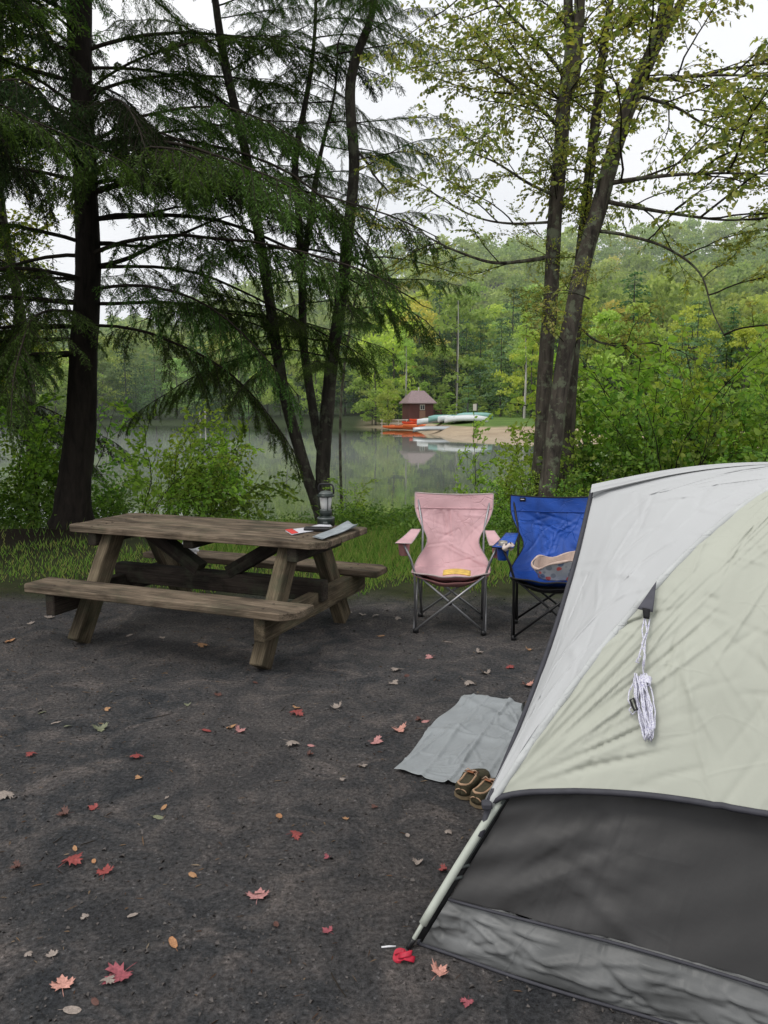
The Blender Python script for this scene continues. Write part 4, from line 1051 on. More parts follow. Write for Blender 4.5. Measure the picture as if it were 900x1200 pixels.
for k in range(5):
    for sx in (-1, 1):
        y = -TW/2+pw/2+k*(pw+.006)
        for dy in (-.03, .03): mb.lathe([(.008, 0), (.008, .0012), (.005, .0022), (0, .0022)], (sx*(TFX+.085), y+dy, TTH+.0012), 10)
for sy in (-1, 1):
    for sx in (-1, 1):
        for dy in (-.06, .06): mb.lathe([(.009, 0), (.009, .0012), (.005, .0022), (0, .0022)], (sx*(TFX+.085), sy*(TBW/2-.13)+dy, TBH+.0002), 10)
mb.build('bolt', plain('rusty_bolt', (.05, .035, .03), .6, .5), tab)
ct, st_ = math.cos(TA), math.sin(TA)
def tw(lx, ly, z=0): return Vector((T0x+ct*lx-st_*ly, T0y+st_*lx+ct*ly, z))
def tl(p): dx, dy = p.x-T0x, p.y-T0y; return (ct*dx+st_*dy, -st_*dx+ct*dy)
def on_top(px, py, z=TTH+.004):
    lx, ly = tl(gp(px, py, z)); lx = max(-TL/2+.06, min(TL/2-.03, lx)); ly = max(-TW/2+.03, min(TW/2-.03, ly)); return tw(lx, ly, z)

# lantern
M_DG = plain('dark_green_plastic', (.006, .014, .011), .35, spec=.5); M_BK = plain('black_plastic', (.012, .012, .013), .4)
b = mat('lantern_globe'); p = b.N('BsdfPrincipled'); p.inputs['Base Color'].default_value = (.9, .92, .9, 1); p.inputs['Roughness'].default_value = .12
p.inputs['Transmission Weight'].default_value = .4; b.L(p.outputs[0], b.out.inputs['Surface']); M_GLOBE = b.m
M_TUBE = plain('lantern_tube', (.88, .88, .86), .4); M_CAP = plain('grey_cap', (.10, .115, .11), .35)
lx, ly = tl(gp(384, 616, TTH)); ly = min(ly, TW/2-.065)
lan = empty('lantern', tw(lx, ly, TTH+.003), R(-10), 'dark green camping lantern with clear globe and top handle on the picnic table', 'lantern')
MB_ = MB; mb = MB(); mb.lathe([(.052, 0), (.060, .004), (.060, .05), (.056, .062), (.046, .066), (.040, .068), (.040, .072), (.043, .076), (.043, .105), (.038, .110), (0, .110)], n=28)
mb.build('base', M_DG, lan)
mb = MB(); mb.lathe([(.0605, .052), (.0615, .055), (.0585, .061), (.056, .062)], n=28); mb.lathe([(.0435, .108), (.041, .113), (.02, .113)], n=28); mb.build('trim_ring', M_CAP, lan)
mb = MB(); mb.lathe([(.034, .112), (.038, .15), (.042, .185), (.044, .205), (.0425, .205), (.040, .185), (.036, .15), (.032, .112)], n=28); mb.build('globe', M_GLOBE, lan)
mb = MB(); mb.lathe([(.012, .112), (.013, .13), (.013, .19), (.010, .2), (0, .2)], n=14); mb.lathe([(.021, .112), (.015, .124), (.013, .126)], n=14); mb.build('light_tube', M_TUBE, lan)
mb = MB()
for a in (60, 180, 300): mb.tube([(.046*math.cos(R(a)), .046*math.sin(R(a)), .11), (.050*math.cos(R(a)), .050*math.sin(R(a)), .16), (.050*math.cos(R(a)), .050*math.sin(R(a)), .208)], .003, 6)
mb.build('guard_rod', M_DG, lan)
mb = MB(); mb.lathe([(.045, .200), (.060, .203), (.062, .210), (.055, .216), (.048, .222)], n=28); mb.build('collar', M_DG, lan)
mb = MB(); mb.lathe([(.050, .2165), (.046, .228), (.032, .238), (.012, .243), (0, .243)], n=28); mb.build('cap', M_CAP, lan)
mb = MB(); mb.tube([(-.045, 0, .222), (-.050, 0, .25), (-.049, 0, .275), (-.040, 0, .286), (0, 0, .288), (.040, 0, .286), (.052, 0, .275), (.055, 0, .25), (.055, 0, .222)], .0065, 8); mb.box((0, 0, .288), (.07, .018, .013), bev=.004); mb.build('handle', M_BK, lan)
mb = MB(); mb.box((.01, -.0605, .03), (.03, .006, .012), bev=.002); mb.build('switch', M_CAP, lan)

# papers
M_PAP = plain('white_paper', (.62, .62, .66), .6, var=.06, sc_=40); M_PAPG = plain('grey_paper', (.30, .33, .35), .55, var=.25, sc_=25); M_REDP = plain('red_print', (.65, .06, .05), .6)
def sheet(name, label, cat, quad, z, m, bend=.01, mats2=None, pages=1):
    Q = [on_top(x, y, z) for x, y in quad]; c = sum(Q, Vector())/4; e = empty(name, c, 0, label, cat)
    mb = MB()
    for k in range(pages):
        dz = k*.0035; sh = Vector((.006*k, -.004*k, 0))
        def fn(u, v): p = (Q[0]*(1-u)+Q[1]*u)*(1-v)+(Q[3]*(1-u)+Q[2]*u)*v; return p-c+sh+Vector((0, 0, dz+bend*(u**2)*(1+.5*math.sin(v*5+k))+.002*math.sin(u*9)))
        mb.grid(fn, 12, 6)
    o = mb.build('pages', m, e); solid(o, .0012); return e, Q, c
e, Q, c = sheet('brochure', 'folded white brochure with a red tip, left of the lantern', 'brochure', [(334, 622), (386, 614.5), (389, 619), (342, 627)], TTH+.004, M_PAP, .012, pages=2)
mb = MB(); 
def fnr(u, v): p = (Q[0]*(1-u*.16)+Q[1]*u*.16)*(1-v)+(Q[3]*(1-u*.16)+Q[2]*u*.16)*v; return p-c+Vector((0, 0, .008))
mb.grid(fnr, 3, 3); solid(mb.build('red_tip', M_REDP, e), .001)
sheet('newspaper', 'grey folded map lying near the clipped corner of the table top', 'map', [(366, 629), (412, 613), (424, 619), (378, 632)], TTH+.012, M_PAPG, .016, pages=3)
p0 = on_top(372, 622); e = empty('pouch', p0+Vector((0, 0, .002)), TA+.25, 'small black pouch between the white brochure and the grey map', 'pouch')
mb = MB(); mb.box((0, 0, .011), (.17, .075, .022), bev=.006); mb.box((0, -.01, .0235), (.165, .04, .004), bev=.0015); mb.build('body', M_BK, e)
# crumpled white bag on the far bench
lx, ly = tl(gp(208, 655, TBH)); p0 = tw(lx, max(.52, min(.70, ly)), TBH+.002)
e = empty('paper_bag', p0, .3, 'crumpled white paper on the far bench behind the table legs', 'paper')
r = np.random.default_rng(4); mb = MB(); kk = r.normal(0, 1, (6, 3))*18
def cr_(u, v):
    th = u*2*math.pi; ph = v*math.pi*.93; n = np.array([math.sin(ph)*math.cos(th), math.sin(ph)*math.sin(th), -math.cos(ph)])
    d = 1+sum(.13*abs(math.sin(np.dot(k, n)*.25+i)) for i, k in enumerate(kk))-.3
    return (n[0]*.055*d, n[1]*.04*d, .055+n[2]*.055*d*(1.0+.25*(n[2] > 0)))
mb.grid(cr_, 26, 18); o = mb.build('paper', plain('white_crumpled_paper', (.75, .75, .77), .6, bstr=.6), e)
for p in o.data.polygons: p.use_smooth = False

# ------------------------------------------------------------------ camp chairs
def chair(loc, rz, label, m_fab, m_frame, m_under, m_pipe, logo=False, arm_side_holder='both'):
    e = empty('camp_chair', loc, rz, label, 'camp chair')
    fx, fy, ry = .235, -.22, .20; sz, tz_ = .43, .925
    r1 = .0085
    def T(pts, name, m=m_frame, rad=r1, par=e): mb = MB(); mb.tube(pts, rad, 8); return mb.build(name, m, par)
    for s in (-1, 1):
        T([(s*fx, fy, .02), (s*(fx+.01), fy-.005, sz+.005), (s*(fx+.035), fy-.01, .52), (s*(fx+.085), fy-.02, .635)], 'front_post')
        T([(s*fx, ry, .02), (s*(fx-.01), ry+.005, .42), (s*(fx-.008), ry+.065, .66), (s*(fx+.04), ry+.145, tz_-.02)], 'back_post', rad=.0085)
        a = Vector((-s*fx, fy-.012*s, .025)); b_ = Vector((s*fx, fy-.012*s, sz-.01)); T([a, b_], 'cross_leg')
        a = Vector((-s*fx, ry+.012*s, .025)); b_ = Vector((s*fx, ry+.012*s, sz-.05)); T([a, b_], 'cross_leg')
        T([(s*(fx+.012), fy, .025), (s*(fx+.012), ry, sz-.05)], 'side_leg'); T([(s*(fx-.012), ry, .025), (s*(fx-.012), fy, sz-.01)], 'side_leg')
        for y in (fy, ry):
            mb = MB(); mb.lathe([(.012, 0), (.020, .002), (.020, .022), (.014, .034), (.0, .034)], (s*fx, y, 0), 12); mb.build('foot', M_BK, e)
    mb = MB(); mb.lathe([(.016, -.014), (.018, 0), (.016, .014)], (0, fy, (sz+.01)/2), 10, M=Matrix.Rotation(R(90), 3, 'X')); mb.build('hub', M_BK, e)
    # seat
    def seat(u, v):
        x = (u-.5)*2; w = .268-.03*v+.02*math.sin(math.pi*v); sag = -.075*(1-x*x)*math.sin(math.pi*min(1, v*1.0+.12))
        y = fy-.015+v*(ry-fy+.02)
        return (x*w, y-.012*(1-x*x)*(1-v), sz+.008-.045*v+sag+.004*math.sin(x*9+v*6))
    mb = MB(); mb.grid(seat, 22, 18, gcf=lambda u, v: (u*.5, v*.5, 0)); s_ = mb.build('seat', m_fab, e); solid(s_, .004)
    mb = MB(); mb.grid(lambda u, v: (lambda p: (p[0]*.98, p[1]+.004, p[2]-.018-.028*(1-(2*u-1)**2)))(seat(u, v*.9)), 14, 8); solid(mb.build('seat_underside', m_under, e), .003)
    mb = MB(); mb.tube([seat(u, 0) for u in np.linspace(0, 1, 15)], .006, 6); mb.build('seat_piping', m_pipe, e)
    CB_ = crease_set(34, int(abs(loc.x)*50), .5, .55, [(.08, .2, (-.5, 1.2)), (.42, .2, (2.0, 3.6)), (.25, .02, (1.2, 1.9))]); CB_[:, 4] *= .9
    # back: wide at the head, narrow waist, flaring again to the seat
    def back(u, v):
        x = (u-.5)*2; w = .262+.030*smooth((v-.55)/.3)-.078*math.exp(-((v-.36)/.2)**2)+.025*(1-v)**3
        z = .375+(tz_-.375)*v; y = ry+.005+.135*v**1.15+.045*(1-x*x)*math.sin(math.pi*min(1, v*1.0))-.05*(1-v)**3
        top_dip = -.012*(1-x*x)*v**4
        return (x*w, y+.004*math.sin(v*14+x*4)+2.2*(crease_h(CB_, u*.5, v*.55) if .03 < u < .97 and v < .78 else 0), z+top_dip)
    mb = MB(); mb.grid(back, 60, 70, gcf=lambda u, v: (u*.5+3, v*.6, 0)); bk = mb.build('backrest', m_fab, e); solid(bk, .004)
    mb = MB(); mb.tube([back(u, 1) for u in np.linspace(0, 1, 9)], .006, 6); mb.tube([back(0, v) for v in np.linspace(0, 1, 21)], .004, 6); mb.tube([back(1, v) for v in np.linspace(0, 1, 21)], .004, 6)
    mb.build('back_piping', m_pipe, e)
    def hb_(u, v): p = back(u*.97+.015, .80+v*.005); return (p[0], p[1]-.006, p[2])
    mb = MB(); mb.tube([hb_(u, 0) for u in np.linspace(0, 1, 15)], .003, 5); mb.build('headrest_seam', m_fab, e)
    if logo:
        p1 = Vector(back(.15, .955)); mb = MB(); mb.box(p1+Vector((0, -.008, 0)), (.042, .004, .03), Matrix.Rotation(R(12), 3, 'X'), bev=.001); mb.build('logo_tag', M_BK, e)
        mb = MB(); mb.box(p1+Vector((-.002, -.0115, .001)), (.026, .002, .006), Matrix.Rotation(R(12), 3, 'X'), bev=.0005); mb.build('logo_letters', plain('logo_white', (.6, .6, .6)), e)
    for s in (-1, 1):
        def arm(u, v, s=s):
            x = s*(fx+.085+(v-.5)*(.125 if logo else .095)*(1.15-.45*u)-.05*u); y = fy-.045+u*.43; z = .640+.010*u+.02*u*u-.016*math.sin(math.pi*v)*math.sin(math.pi*min(1, u*1.2)); return (x, y, z)
        mb = MB(); mb.grid(arm, 12, 6, gcf=lambda u, v: (u*.4, v*.1, 5)); a_ = mb.build('armrest', m_fab, e); solid(a_, .006)
        mb = MB(); mb.tube([arm(u, 0) for u in np.linspace(0, 1, 9)]+[arm(u, 1) for u in np.linspace(1, 0, 9)], .004, 5, closed=True); mb.build('arm_piping', m_pipe, a_)
        mb = MB(); mb.lathe([(.030, -.085), (.034, -.083), (.040, -.01), (.041, 0), (.038, 0), (.036, -.01), (.030, -.078)], (s*(fx+.087), fy+.03, .628), 16); mb.build('cup_holder', m_under if not logo else m_fab, e)
    return e
M_PINK = fabric('pink_fabric', (.62, .39, .41), .12, 7, .6, .012, .4, rot=.9, sy=.6); M_PINKU = plain('pink_underside', (.42, .20, .19), .8); M_PPIP = plain('pale_piping', (.42, .34, .33), .7)
M_SIL = plain('grey_steel_tube', (.30, .30, .31), .35, .7, var=.1); M_BLKF = plain('black_steel_tube', (.014, .014, .015), .4, .3)
M_BLUE = fabric('blue_fabric', (.012, .068, .34), .3, 7, .7, .014, .4, .5, rot=.3, sy=.6); M_BPIP = plain('black_piping', (.01, .01, .012), .7)
fl, fr = gp(491, 740), gp(563, 746); mid = (fl+fr)/2; dv = (fr-fl); ang = math.atan2(dv.y, dv.x)
print('pink', mid, math.degrees(ang), dv.length)
n_ = Vector((-math.sin(ang), math.cos(ang), 0))
ang *= .45; n_ = Vector((-math.sin(ang), math.cos(ang), 0))
pk = chair(mid+n_*.22, ang, 'faded pink folding camp chair with silver legs, left of the blue one', M_PINK, M_SIL, M_PINKU, M_PPIP)
ang2 = R(-11); fl2 = gp(602, 750); n2 = Vector((-math.sin(ang2), math.cos(ang2), 0)); s2_ = Vector((math.cos(ang2), math.sin(ang2), 0))
bl = chair(fl2+s2_*.235+n2*.22, ang2, 'royal blue folding camp chair with black frame, partly hidden by the tent', M_BLUE, M_BLKF, M_BPIP, M_BPIP, logo=True)
def local(e_, p): c, s = math.cos(e_.rotation_euler.z), math.sin(e_.rotation_euler.z); return Vector((e_.location.x+c*p[0]-s*p[1], e_.location.y+s*p[0]+c*p[1], p[2]))
# yellow booklet on the pink seat
e = empty('booklet', local(pk, (.045, -.17, .385)), ang, 'yellow booklet lying on the front of the pink chair seat', 'booklet')
mb = MB(); mb.grid(lambda u, v: ((u-.5)*.19, (v-.5)*.11, .012+.012*math.sin(u*math.pi)+.01*v+.02), 10, 6); o = mb.build('cover', plain('yellow_paper', (.75, .50, .12), .6, sc_=25, var=.25), e); solid(o, .008)
# cup-holder contents on the blue chair's left arm
p = local(bl, (-.322, -.17, .650)); e = empty('cup', p, 0, 'open can standing in the left cup holder of the blue chair', 'can')
mb = MB(); mb.lathe([(.030, -.06), (.031, .012), (.028, .018), (.026, .014), (.0, .012)], n=18); mb.build('can', plain('tin', (.45, .42, .36), .35, .7), e)
p = local(bl, (-.285, -.235, .652)); e = empty('cloth', p, .4, 'pale crumpled glove hanging on the left arm of the blue chair', 'cloth')
mb = MB(); mb.grid(lambda u, v: (.045*math.cos(u*6.28)*(.5+.5*math.sin(v*3.14))*(1+.3*math.sin(u*13)), .03*math.sin(u*6.28)*(.5+.5*math.sin(v*3.14)), .04*(1-v)-.03+.01*math.sin(u*19)), 20, 8); mb.build('fabric', plain('pale_cloth', (.6, .5, .45), .8), e)
# patterned bag on the blue seat
b = mat('floral_cloth'); g = b.N('TexCoord').outputs['Object']; v1 = b.N('TexVoronoi'); v1.inputs['Scale'].default_value = 26; b.L(g, v1.inputs['Vector'])
c = ramp(b, v1.outputs['Color'], [(.0, (.20, .22, .24)), (.42, (.33, .35, .36)), (.6, (.5, .1, .09)), (.72, (.12, .16, .24)), (.85, (.55, .5, .45))], 'CONSTANT')
c = mix(b, ramp(b, v1.outputs['Distance'], [(.5, 1.0), (.62, 0.0)]), (.36, .37, .38), c); M_FLO = finish(b, c, .85, noise(b, g, 40, 3), .3, .01)
M_LIN = plain('bag_lining', (.52, .40, .34), .85)
e = empty('tote_bag', local(bl, (.05, -.10, .405)), ang2+R(5), 'slumped patterned cloth bag with pinkish lining on the blue chair seat', 'bag')
def bag(u, v):
    th = u*2*math.pi; rx, ry_ = .175, .115; h = .135+.035*math.cos(th-.4)+.02*math.sin(3*th); k = (.72+.34*v-.06*v*v)*(1+.04*math.sin(5*th+v*4))
    return (rx*math.cos(th)*k, ry_*math.sin(th)*k-.01*v, .006+h*v)
mb = MB(); mb.grid(bag, 48, 12); mb.add([bag(i/24, 0) for i in range(24)], [list(range(24))]); solid(mb.build('outside', M_FLO, e), .004)
def roll(u): p = bag(u, 1); return (p[0]*1.0, p[1]*1.0, p[2]+.004*math.sin(u*40))
mb = MB(); mb.tube([roll(i/40) for i in range(40)], [.0075+.003*math.sin(i*.9) for i in range(40)], 8, closed=True); mb.grid(lambda u, v: tuple(Vector(bag(u, 1-v*.9))*(1) - Vector((math.cos(u*6.283)*.012, math.sin(u*6.283)*.012, 0))), 40, 6); mb.build('lining', M_LIN, e)
# ------------------------------------------------------------------ tent
S_ = 2.18; TH_ = 1.357
A_ = gp(478, 1112); eV = (gp(740, 1200)-gp(497, 1121)); eV.z = 0; eV.normalize(); eU = Vector((-eV.y, eV.x, 0))
print('tent', A_, math.degrees(math.atan2(eV.y, eV.x)))
tent = empty('tent', A_, 0, 'pale grey green dome tent with dark grey lower wall at the right front', 'tent')
CEN = (eU+eV)*(S_/2)
def crn(i, k=1.0):
    q_ = [Vector((0, 0, 0)), eU*S_, (eU+eV)*S_, eV*S_][i]; return CEN+(q_-CEN)*k
def zf(s):
    r_ = max(0, min(1, s))*1.54; return 1.48*r_-.25*r_*r_-.09*r_**3
def pole(i, s, k=1.0, dz=0): p = crn(i, k)*(1-s)+CEN*s; return Vector((p.x, p.y, zf(s)+dz))
OUT = [-eV, eU, eV, -eU]       # outward normals for faces 0:(A,B) 1:(B,C) 2:(C,D) 3:(D,A)
FACES = [(0, 1), (1, 2), (2, 3), (3, 0)]
M_TUB = fabric('tub_floor_fabric', (.115, .118, .118), .3, 4.5, .7, .02, .06, .45, rot=.15, sy=.5)
M_WALL = fabric('dark_wall_fabric', (.034, .033, .033), .2, 2.6, .6, .03, .05, .5, rot=-.7, sy=.2)
M_FLYA = fabric('fly_fabric_warm', (.46, .475, .405), .05, 2.6, .6, .03, .07, .6, .12, rot=.5, sy=.5)
M_FLYB = fabric('fly_fabric_light', (.53, .54, .545), .04, 2.0, .5, .03, .05, .6, .12, rot=1.2, sy=.35)
M_TRM = plain('dark_grey_binding', (.045, .045, .055), .7); M_SEAM = fabric('fly_seam', (.47, .485, .48), .08, 9, .5, .01, rot=0)
M_WEB = plain('black_webbing', (.010, .010, .011), .8)
s_tub = .063
CT = crease_set(150, 44, S_, .2); CT[:, 3] = CT[:, 1]+(CT[:, 3]-CT[:, 1])*.35; CT[:, 4] *= .8
CT2 = crease_set(70, 45, .9, .8, [(0, 0, (.0, 1.6)), (.9, .8, (3.2, 4.6))])
mb = MB(); 
for (a, c) in FACES:
    L = S_
    def fn(u, v, a=a, c=c):
        s = s_tub*v; p = pole(a, s, .975)*(1-u)+pole(c, s, .975)*u; o = OUT[FACES.index((a, c))]
        w_ = .010*math.sin(u*17+v*3)*math.sin(v*3.1)+.006*math.sin(u*41+v*5)*v*(1-v)*4+(3.8*crease_h(CT, u*S_, v*.2) if a == 3 and u > .4 else 0)
        p = p+o*(.02*math.sin(math.pi*v)+w_*.8); p.z = max(.004, p.z+.006*math.sin(u*11)*v); return p
    mb.grid(fn, 300 if a == 3 else 60, 26 if a == 3 else 8, gcf=lambda u, v, a=a: (u*S_+a*3, v*.2, a))
mb.build('tub_floor', M_TUB, tent)
CW_ = crease_set(70, 9, S_, 1.0, [(0.02, .15, (.1, 1.0)), (.1, .45, (-.6, .5))]); CW_[:, 4] *= 1.3
mb = MB()
for k, (a, c) in enumerate(FACES):
    def fn(u, v, a=a, c=c, k=k):
        s = s_tub+(1-s_tub)*v; p = pole(a, s, .972)*(1-u)+pole(c, s, .972)*u
        z = p.z; uu = u if k != 3 else 1-u
        # tension folds fanning away from the lower pole clips
        dd_ = uu*S_; f = .0065*math.sin(52*(z-.36*dd_)+1.2*math.sin(2.2*dd_+z*2))*math.exp(-dd_*1.1)*(.7+.3*math.sin(z*7+dd_*3))+.003*math.sin(uu*9+z*6)
        if k == 3 and u > .35: f += 1.0*crease_h(CW_, (1-u)*S_, z*1.3)
        p = p+OUT[k]*(f-.035*math.sin(math.pi*u)*math.sin(math.pi*min(1, v*1.2))+.004); p.z = z+.006*math.sin(u*11)*(1-v)**8; return p
    mb.grid(fn, 240 if k == 3 else 60, 130 if k == 3 else 40, gcf=lambda u, v, a=a: (u*S_+a*3, v*1.6, a))
mb.build('wall', M_WALL, tent)
# binding between wall and tub, and along the ground
mb = MB()
for (a, c), k in zip(FACES, range(4)):
    mb.tube([(pole(a, s_tub, .975)*(1-u)+pole(c, s_tub, .975)*u)+OUT[k]*.016+Vector((0, 0, .006*math.sin(u*11))) for u in np.linspace(0, 1, 40)], .0045, 6)
    mb.tube([(crn(a, .977)*(1-u)+crn(c, .977)*u)+OUT[k]*(.004+.006*math.sin(u*17))+Vector((0, 0, .006)) for u in np.linspace(0, 1, 40)], .005, 6)
mb.build('binding', M_TRM, tent)
# poles: two crossing arches with pale sleeves low down
M_POLE = plain('pale_fibreglass_pole', (.45, .48, .42), .35, spec=.5, var=.06)
s0 = .176
for a, c in ((0, 2), (1, 3)):
    P_ = [pole(a, s) for s in np.linspace(0, 1, 40)]+[pole(c, s) for s in np.linspace(1, 0, 40)][1:]
    mb = MB(); mb.tube(P_, .0065, 8); pl = mb.build('pole', M_POLE, tent)
    for i in (a, c):
        mb = MB(); mb.tube([pole(i, s) for s in np.linspace(.03, s0+.01, 10)], .0125, 10); mb.build('pole_sleeve', M_POLE, pl)
        mb = MB(); mb.tube([pole(i, s, 1.0) for s in np.linspace(0, .012, 4)], .008, 8); mb.build('pole_tip', M_BK, pl)
# black webbing panel between pole and wall at each corner
for i in range(4):
    mb = MB()
    def fn(u, v, i=i):
        s = .012+(s0+.02-.012)*v; p = pole(i, s, 1.0)*(1-u)+pole(i, s, .974)*u; return p+Vector((0, 0, -.004*math.sin(math.pi*u)))
    mb.grid(fn, 4, 14)
    solid(mb.build('corner_webbing', M_WEB, tent), .004)
mb = MB()
for i in range(4):
    mb.tube([pole(i, s, .985)+Vector((0, 0, .006)) for s in np.linspace(.10, s0+.01, 6)], .006, 6)
    for s in (.085, .10): mb.tube([pole(i, s, 1.0), pole(i, s, .972)+Vector((0, 0, 0))], .006, 6)
mb.build('wall_clip', M_CAP, tent)
# rain fly
def flypole(i, s): return pole(i, s, 1.012, .018)
def s_low(u): return s0+.07*(math.sin(math.pi*u)**.55)
CR = lambda u, v: 0
def warm(k):
    a, c = FACES[k]; mb = MB(); CS = crease_set(190, 5+k, S_, 1.3, [(S_, 0, (1.7, 3.0)), (S_*.88, .55, (-3.1, 3.1))])
    def fn(u, v):
        sl = s_low(u); s = sl+(1-sl)*v; p = flypole(a, s)*(1-u)+flypole(c, s)*u
        bul = .045*math.sin(math.pi*u)*(1-v)**.5; wr = .003*math.sin(u*23+v*15)+.0025*math.sin(u*11-v*31)+(crease_h(CS, u*S_*(1-v*.0), v*1.5)*1.9*min(1, 1.6*(1-v)) if k == 3 and u > .35 else 0)
        return p+OUT[k]*(bul+wr)+Vector((0, 0, .006*math.sin(u*9)))
    mb.grid(fn, 260 if k == 3 else 60, 170 if k == 3 else 40, gcf=lambda u, v: (u*S_*(1-v*.8)+k*4+v*.9, v*1.5, k)); return mb, fn
mb, flyfn = warm(3); mb2, _ = warm(1)
for m_ in (mb2,): mb.add(m_.v, m_.f, 0, m_.g, True)
fly = mb.build('rain_fly', M_FLYA, tent)
# lighter door side of the fly: runs out to a short brow bar
Nw = at(695, 576, 2.93)-A_; uN = Nw.dot(eU); vN = Nw.dot(eV); print('brow', uN, vN, Nw.z)
Fw = Nw+eU*max(.25, S_-2*uN)
def lerp(a, b_, t): return a*(1-t)+b_*t
def door_side(flip, oface):
    """oface 0 = door (A,B), 2 = rear"""
    mb = MB()
    def mirror(p):   # reflect through the tent centre for the rear face
        return Vector((2*CEN.x-p.x, 2*CEN.y-p.y, p.z))
    def mir_u(p):    # reflect across the mid plane between A and B
        du = (p-CEN).dot(eU); return p-eU*(2*du)
    ap = Vector((CEN.x, CEN.y, TH_+.018))
    def left(t):
        if t < .62:
            q_ = t/.62; p = lerp(flypole(0, s0), Nw, q_); return p+eV*(.03*math.sin(math.pi*q_))
        q_ = (t-.62)/.38; p = lerp(Nw, ap, q_); p.z += .035*math.sin(math.pi*q_); return p
    def right(t):
        s = s0+(.74-s0)*(t/.62) if t < .62 else .74+.26*(t-.62)/.38
        return flypole(0, s)
    CS = crease_set(80, 31, .9, 1.7)
    def fn(u, v):
        p = lerp(left(v), right(v), u); p.z += .012*math.sin(math.pi*u)*math.sin(math.pi*v)
        p = p-eV*(.02*math.sin(math.pi*u)*(1-v))+(eU*.002*math.sin(v*30+u*9))-eU*(crease_h(CS, u*.9, v*1.7)*2.6 if not flip and oface == 0 else 0); 
        if flip: p = mir_u(p)
        return mirror(p) if oface == 2 else p
    mb.grid(fn, 90 if oface == 0 and not flip else 30, 160 if oface == 0 and not flip else 40, gcf=lambda u, v: (u*.9+oface, v*1.7+flip*3, 0))
    if not flip:
        def fr_(u, v):
            a = left(.62+.38*v); c = mir_u(a); p = lerp(a, c, u); p.z += .03*math.sin(math.pi*u)*(1-v)
            return mirror(p) if oface == 2 else p
        mb.grid(fr_, 24, 30, gcf=lambda u, v: (u*.9+7, v*.8, 0))
    return mb, left
mbs = []
mball = MB()
for fl_, of in ((False, 0), (True, 0), (False, 2), (True, 2)):
    m_, lf = door_side(fl_, of)
    if not fl_ and of == 0: leftfn = lf
    mball.add(m_.v, m_.f, 0, m_.g, True)
mball.build('fly_door_side', M_FLYB, tent)
mb = MB(); mb.tube([leftfn(t)+Vector((0, 0, .004))-eV*.004 for t in np.linspace(0, .62, 30)], .009, 6)
mb.tube([flyfn(u, 0)+OUT[3]*.003 for u in np.linspace(0, 1, 80)], .009, 6); 
mb.tube([lerp(Nw, Fw, t) for t in np.linspace(0, 1, 8)], .009, 6); mb.build('fly_binding', M_TRM, tent)
mb = MB()
for i in (0, 2, 3): mb.tube([flypole(i, s)+Vector((0, 0, -.005)) for s in np.linspace(s0, 1, 60)], [.0115+.001*math.sin(k*1.7) for k in range(60)], 10)
mb.build('fly_seam', M_SEAM, tent)
mb = MB(); ap = Vector((CEN.x, CEN.y, TH_+.018)); mb.tube([leftfn(t)+Vector((0, 0, -.001)) for t in np.linspace(.62, 1, 16)], .006, 6)
q0 = flyfn(.5, .93); mb.build('roof_seam', M_SEAM, tent)
# corner strap and buckle where the fly meets the pole
mb = MB(); c0 = flypole(0, s0); mb.tube([c0+Vector((0, 0, .0)), pole(0, s0-.02), pole(0, s0-.03)+Vector((0, -.01, -.01))], .010, 6); mb.box(c0+Vector((-.008, -.008, .004)), (.03, .03, .02), bev=.004); mb.build('fly_buckle', M_TRM, tent)
# faint reinforcement patch on the door side near the corner
# guy flap + guy line, hanging against the warm panel
bpy.context.view_layer.update()
def hitfly(px, py, off=.012):
    dg = fly.data; vs = [v.co+A_ for v in dg.vertices]; 
    global _bvh
    try: t = _bvh
    except NameError:
        _bvh = BVHTree.FromPolygons(vs, [list(p.vertices) for p in dg.polygons]); t = _bvh
    h = t.ray_cast(Vector((0, 0, CH)), ray(px, py))
    loc = h[0] if h[0] is not None else at(px, py, 2.0)
    n = h[1] if h[1] is not None else Vector((0, -1, 0))
    if n.y > 0: n = -n
    n = (-eU*.9+Vector((0, 0, .45))).normalized()
    return loc+n*off-A_
fp = [hitfly(770, 683, .022), hitfly(748, 716, .03), hitfly(766, 720, .03)]
mb = MB(); mb.grid(lambda u, v: fp[0]*(1-v)+(fp[1]*(1-u)+fp[2]*u)*v, 8, 8, gcf=lambda u, v: (u*.1, v*.1, 0)); fpo = mb.build('guy_flap', plain('charcoal_fabric', (.07, .07, .085), .8), tent); solid(fpo, .003)
wb = [hitfly(754, 715, .033), hitfly(763, 717, .033), hitfly(762, 728, .03), hitfly(755, 727, .03)]
mb = MB(); mb.grid(lambda u, v: (wb[0]*(1-u)+wb[1]*u)*(1-v)+(wb[3]*(1-u)+wb[2]*u)*v, 2, 3); solid(mb.build('loop', M_WEB, fpo), .003)
b = mat('flecked_guy_cord'); g = attr(b); wv = noise(b, vscale(b, g, 90, 400, 400), 3, 2)
M_CORD = finish(b, ramp(b, wv, [(.40, (.74, .74, .80)), (.52, (.70, .70, .76)), (.62, (.22, .20, .40))]), .8, wv, .4, .001)
mb = MB(); rc = np.random.default_rng(3); cr0 = .0023
def cord(pix, off=.02): mb.tube([hitfly(x, y, off) for x, y in pix], cr0, 6)
cord([(756, 726), (753, 740), (755, 752), (751, 765), (748, 776)]); cord([(762, 727), (760, 740), (757, 752), (756, 768), (754, 780), (755, 796)]); cord([(757, 727), (759, 742), (753, 756), (757, 770), (755, 785)], .025)
cord([(752, 770), (748, 773), (746, 777), (750, 778)])
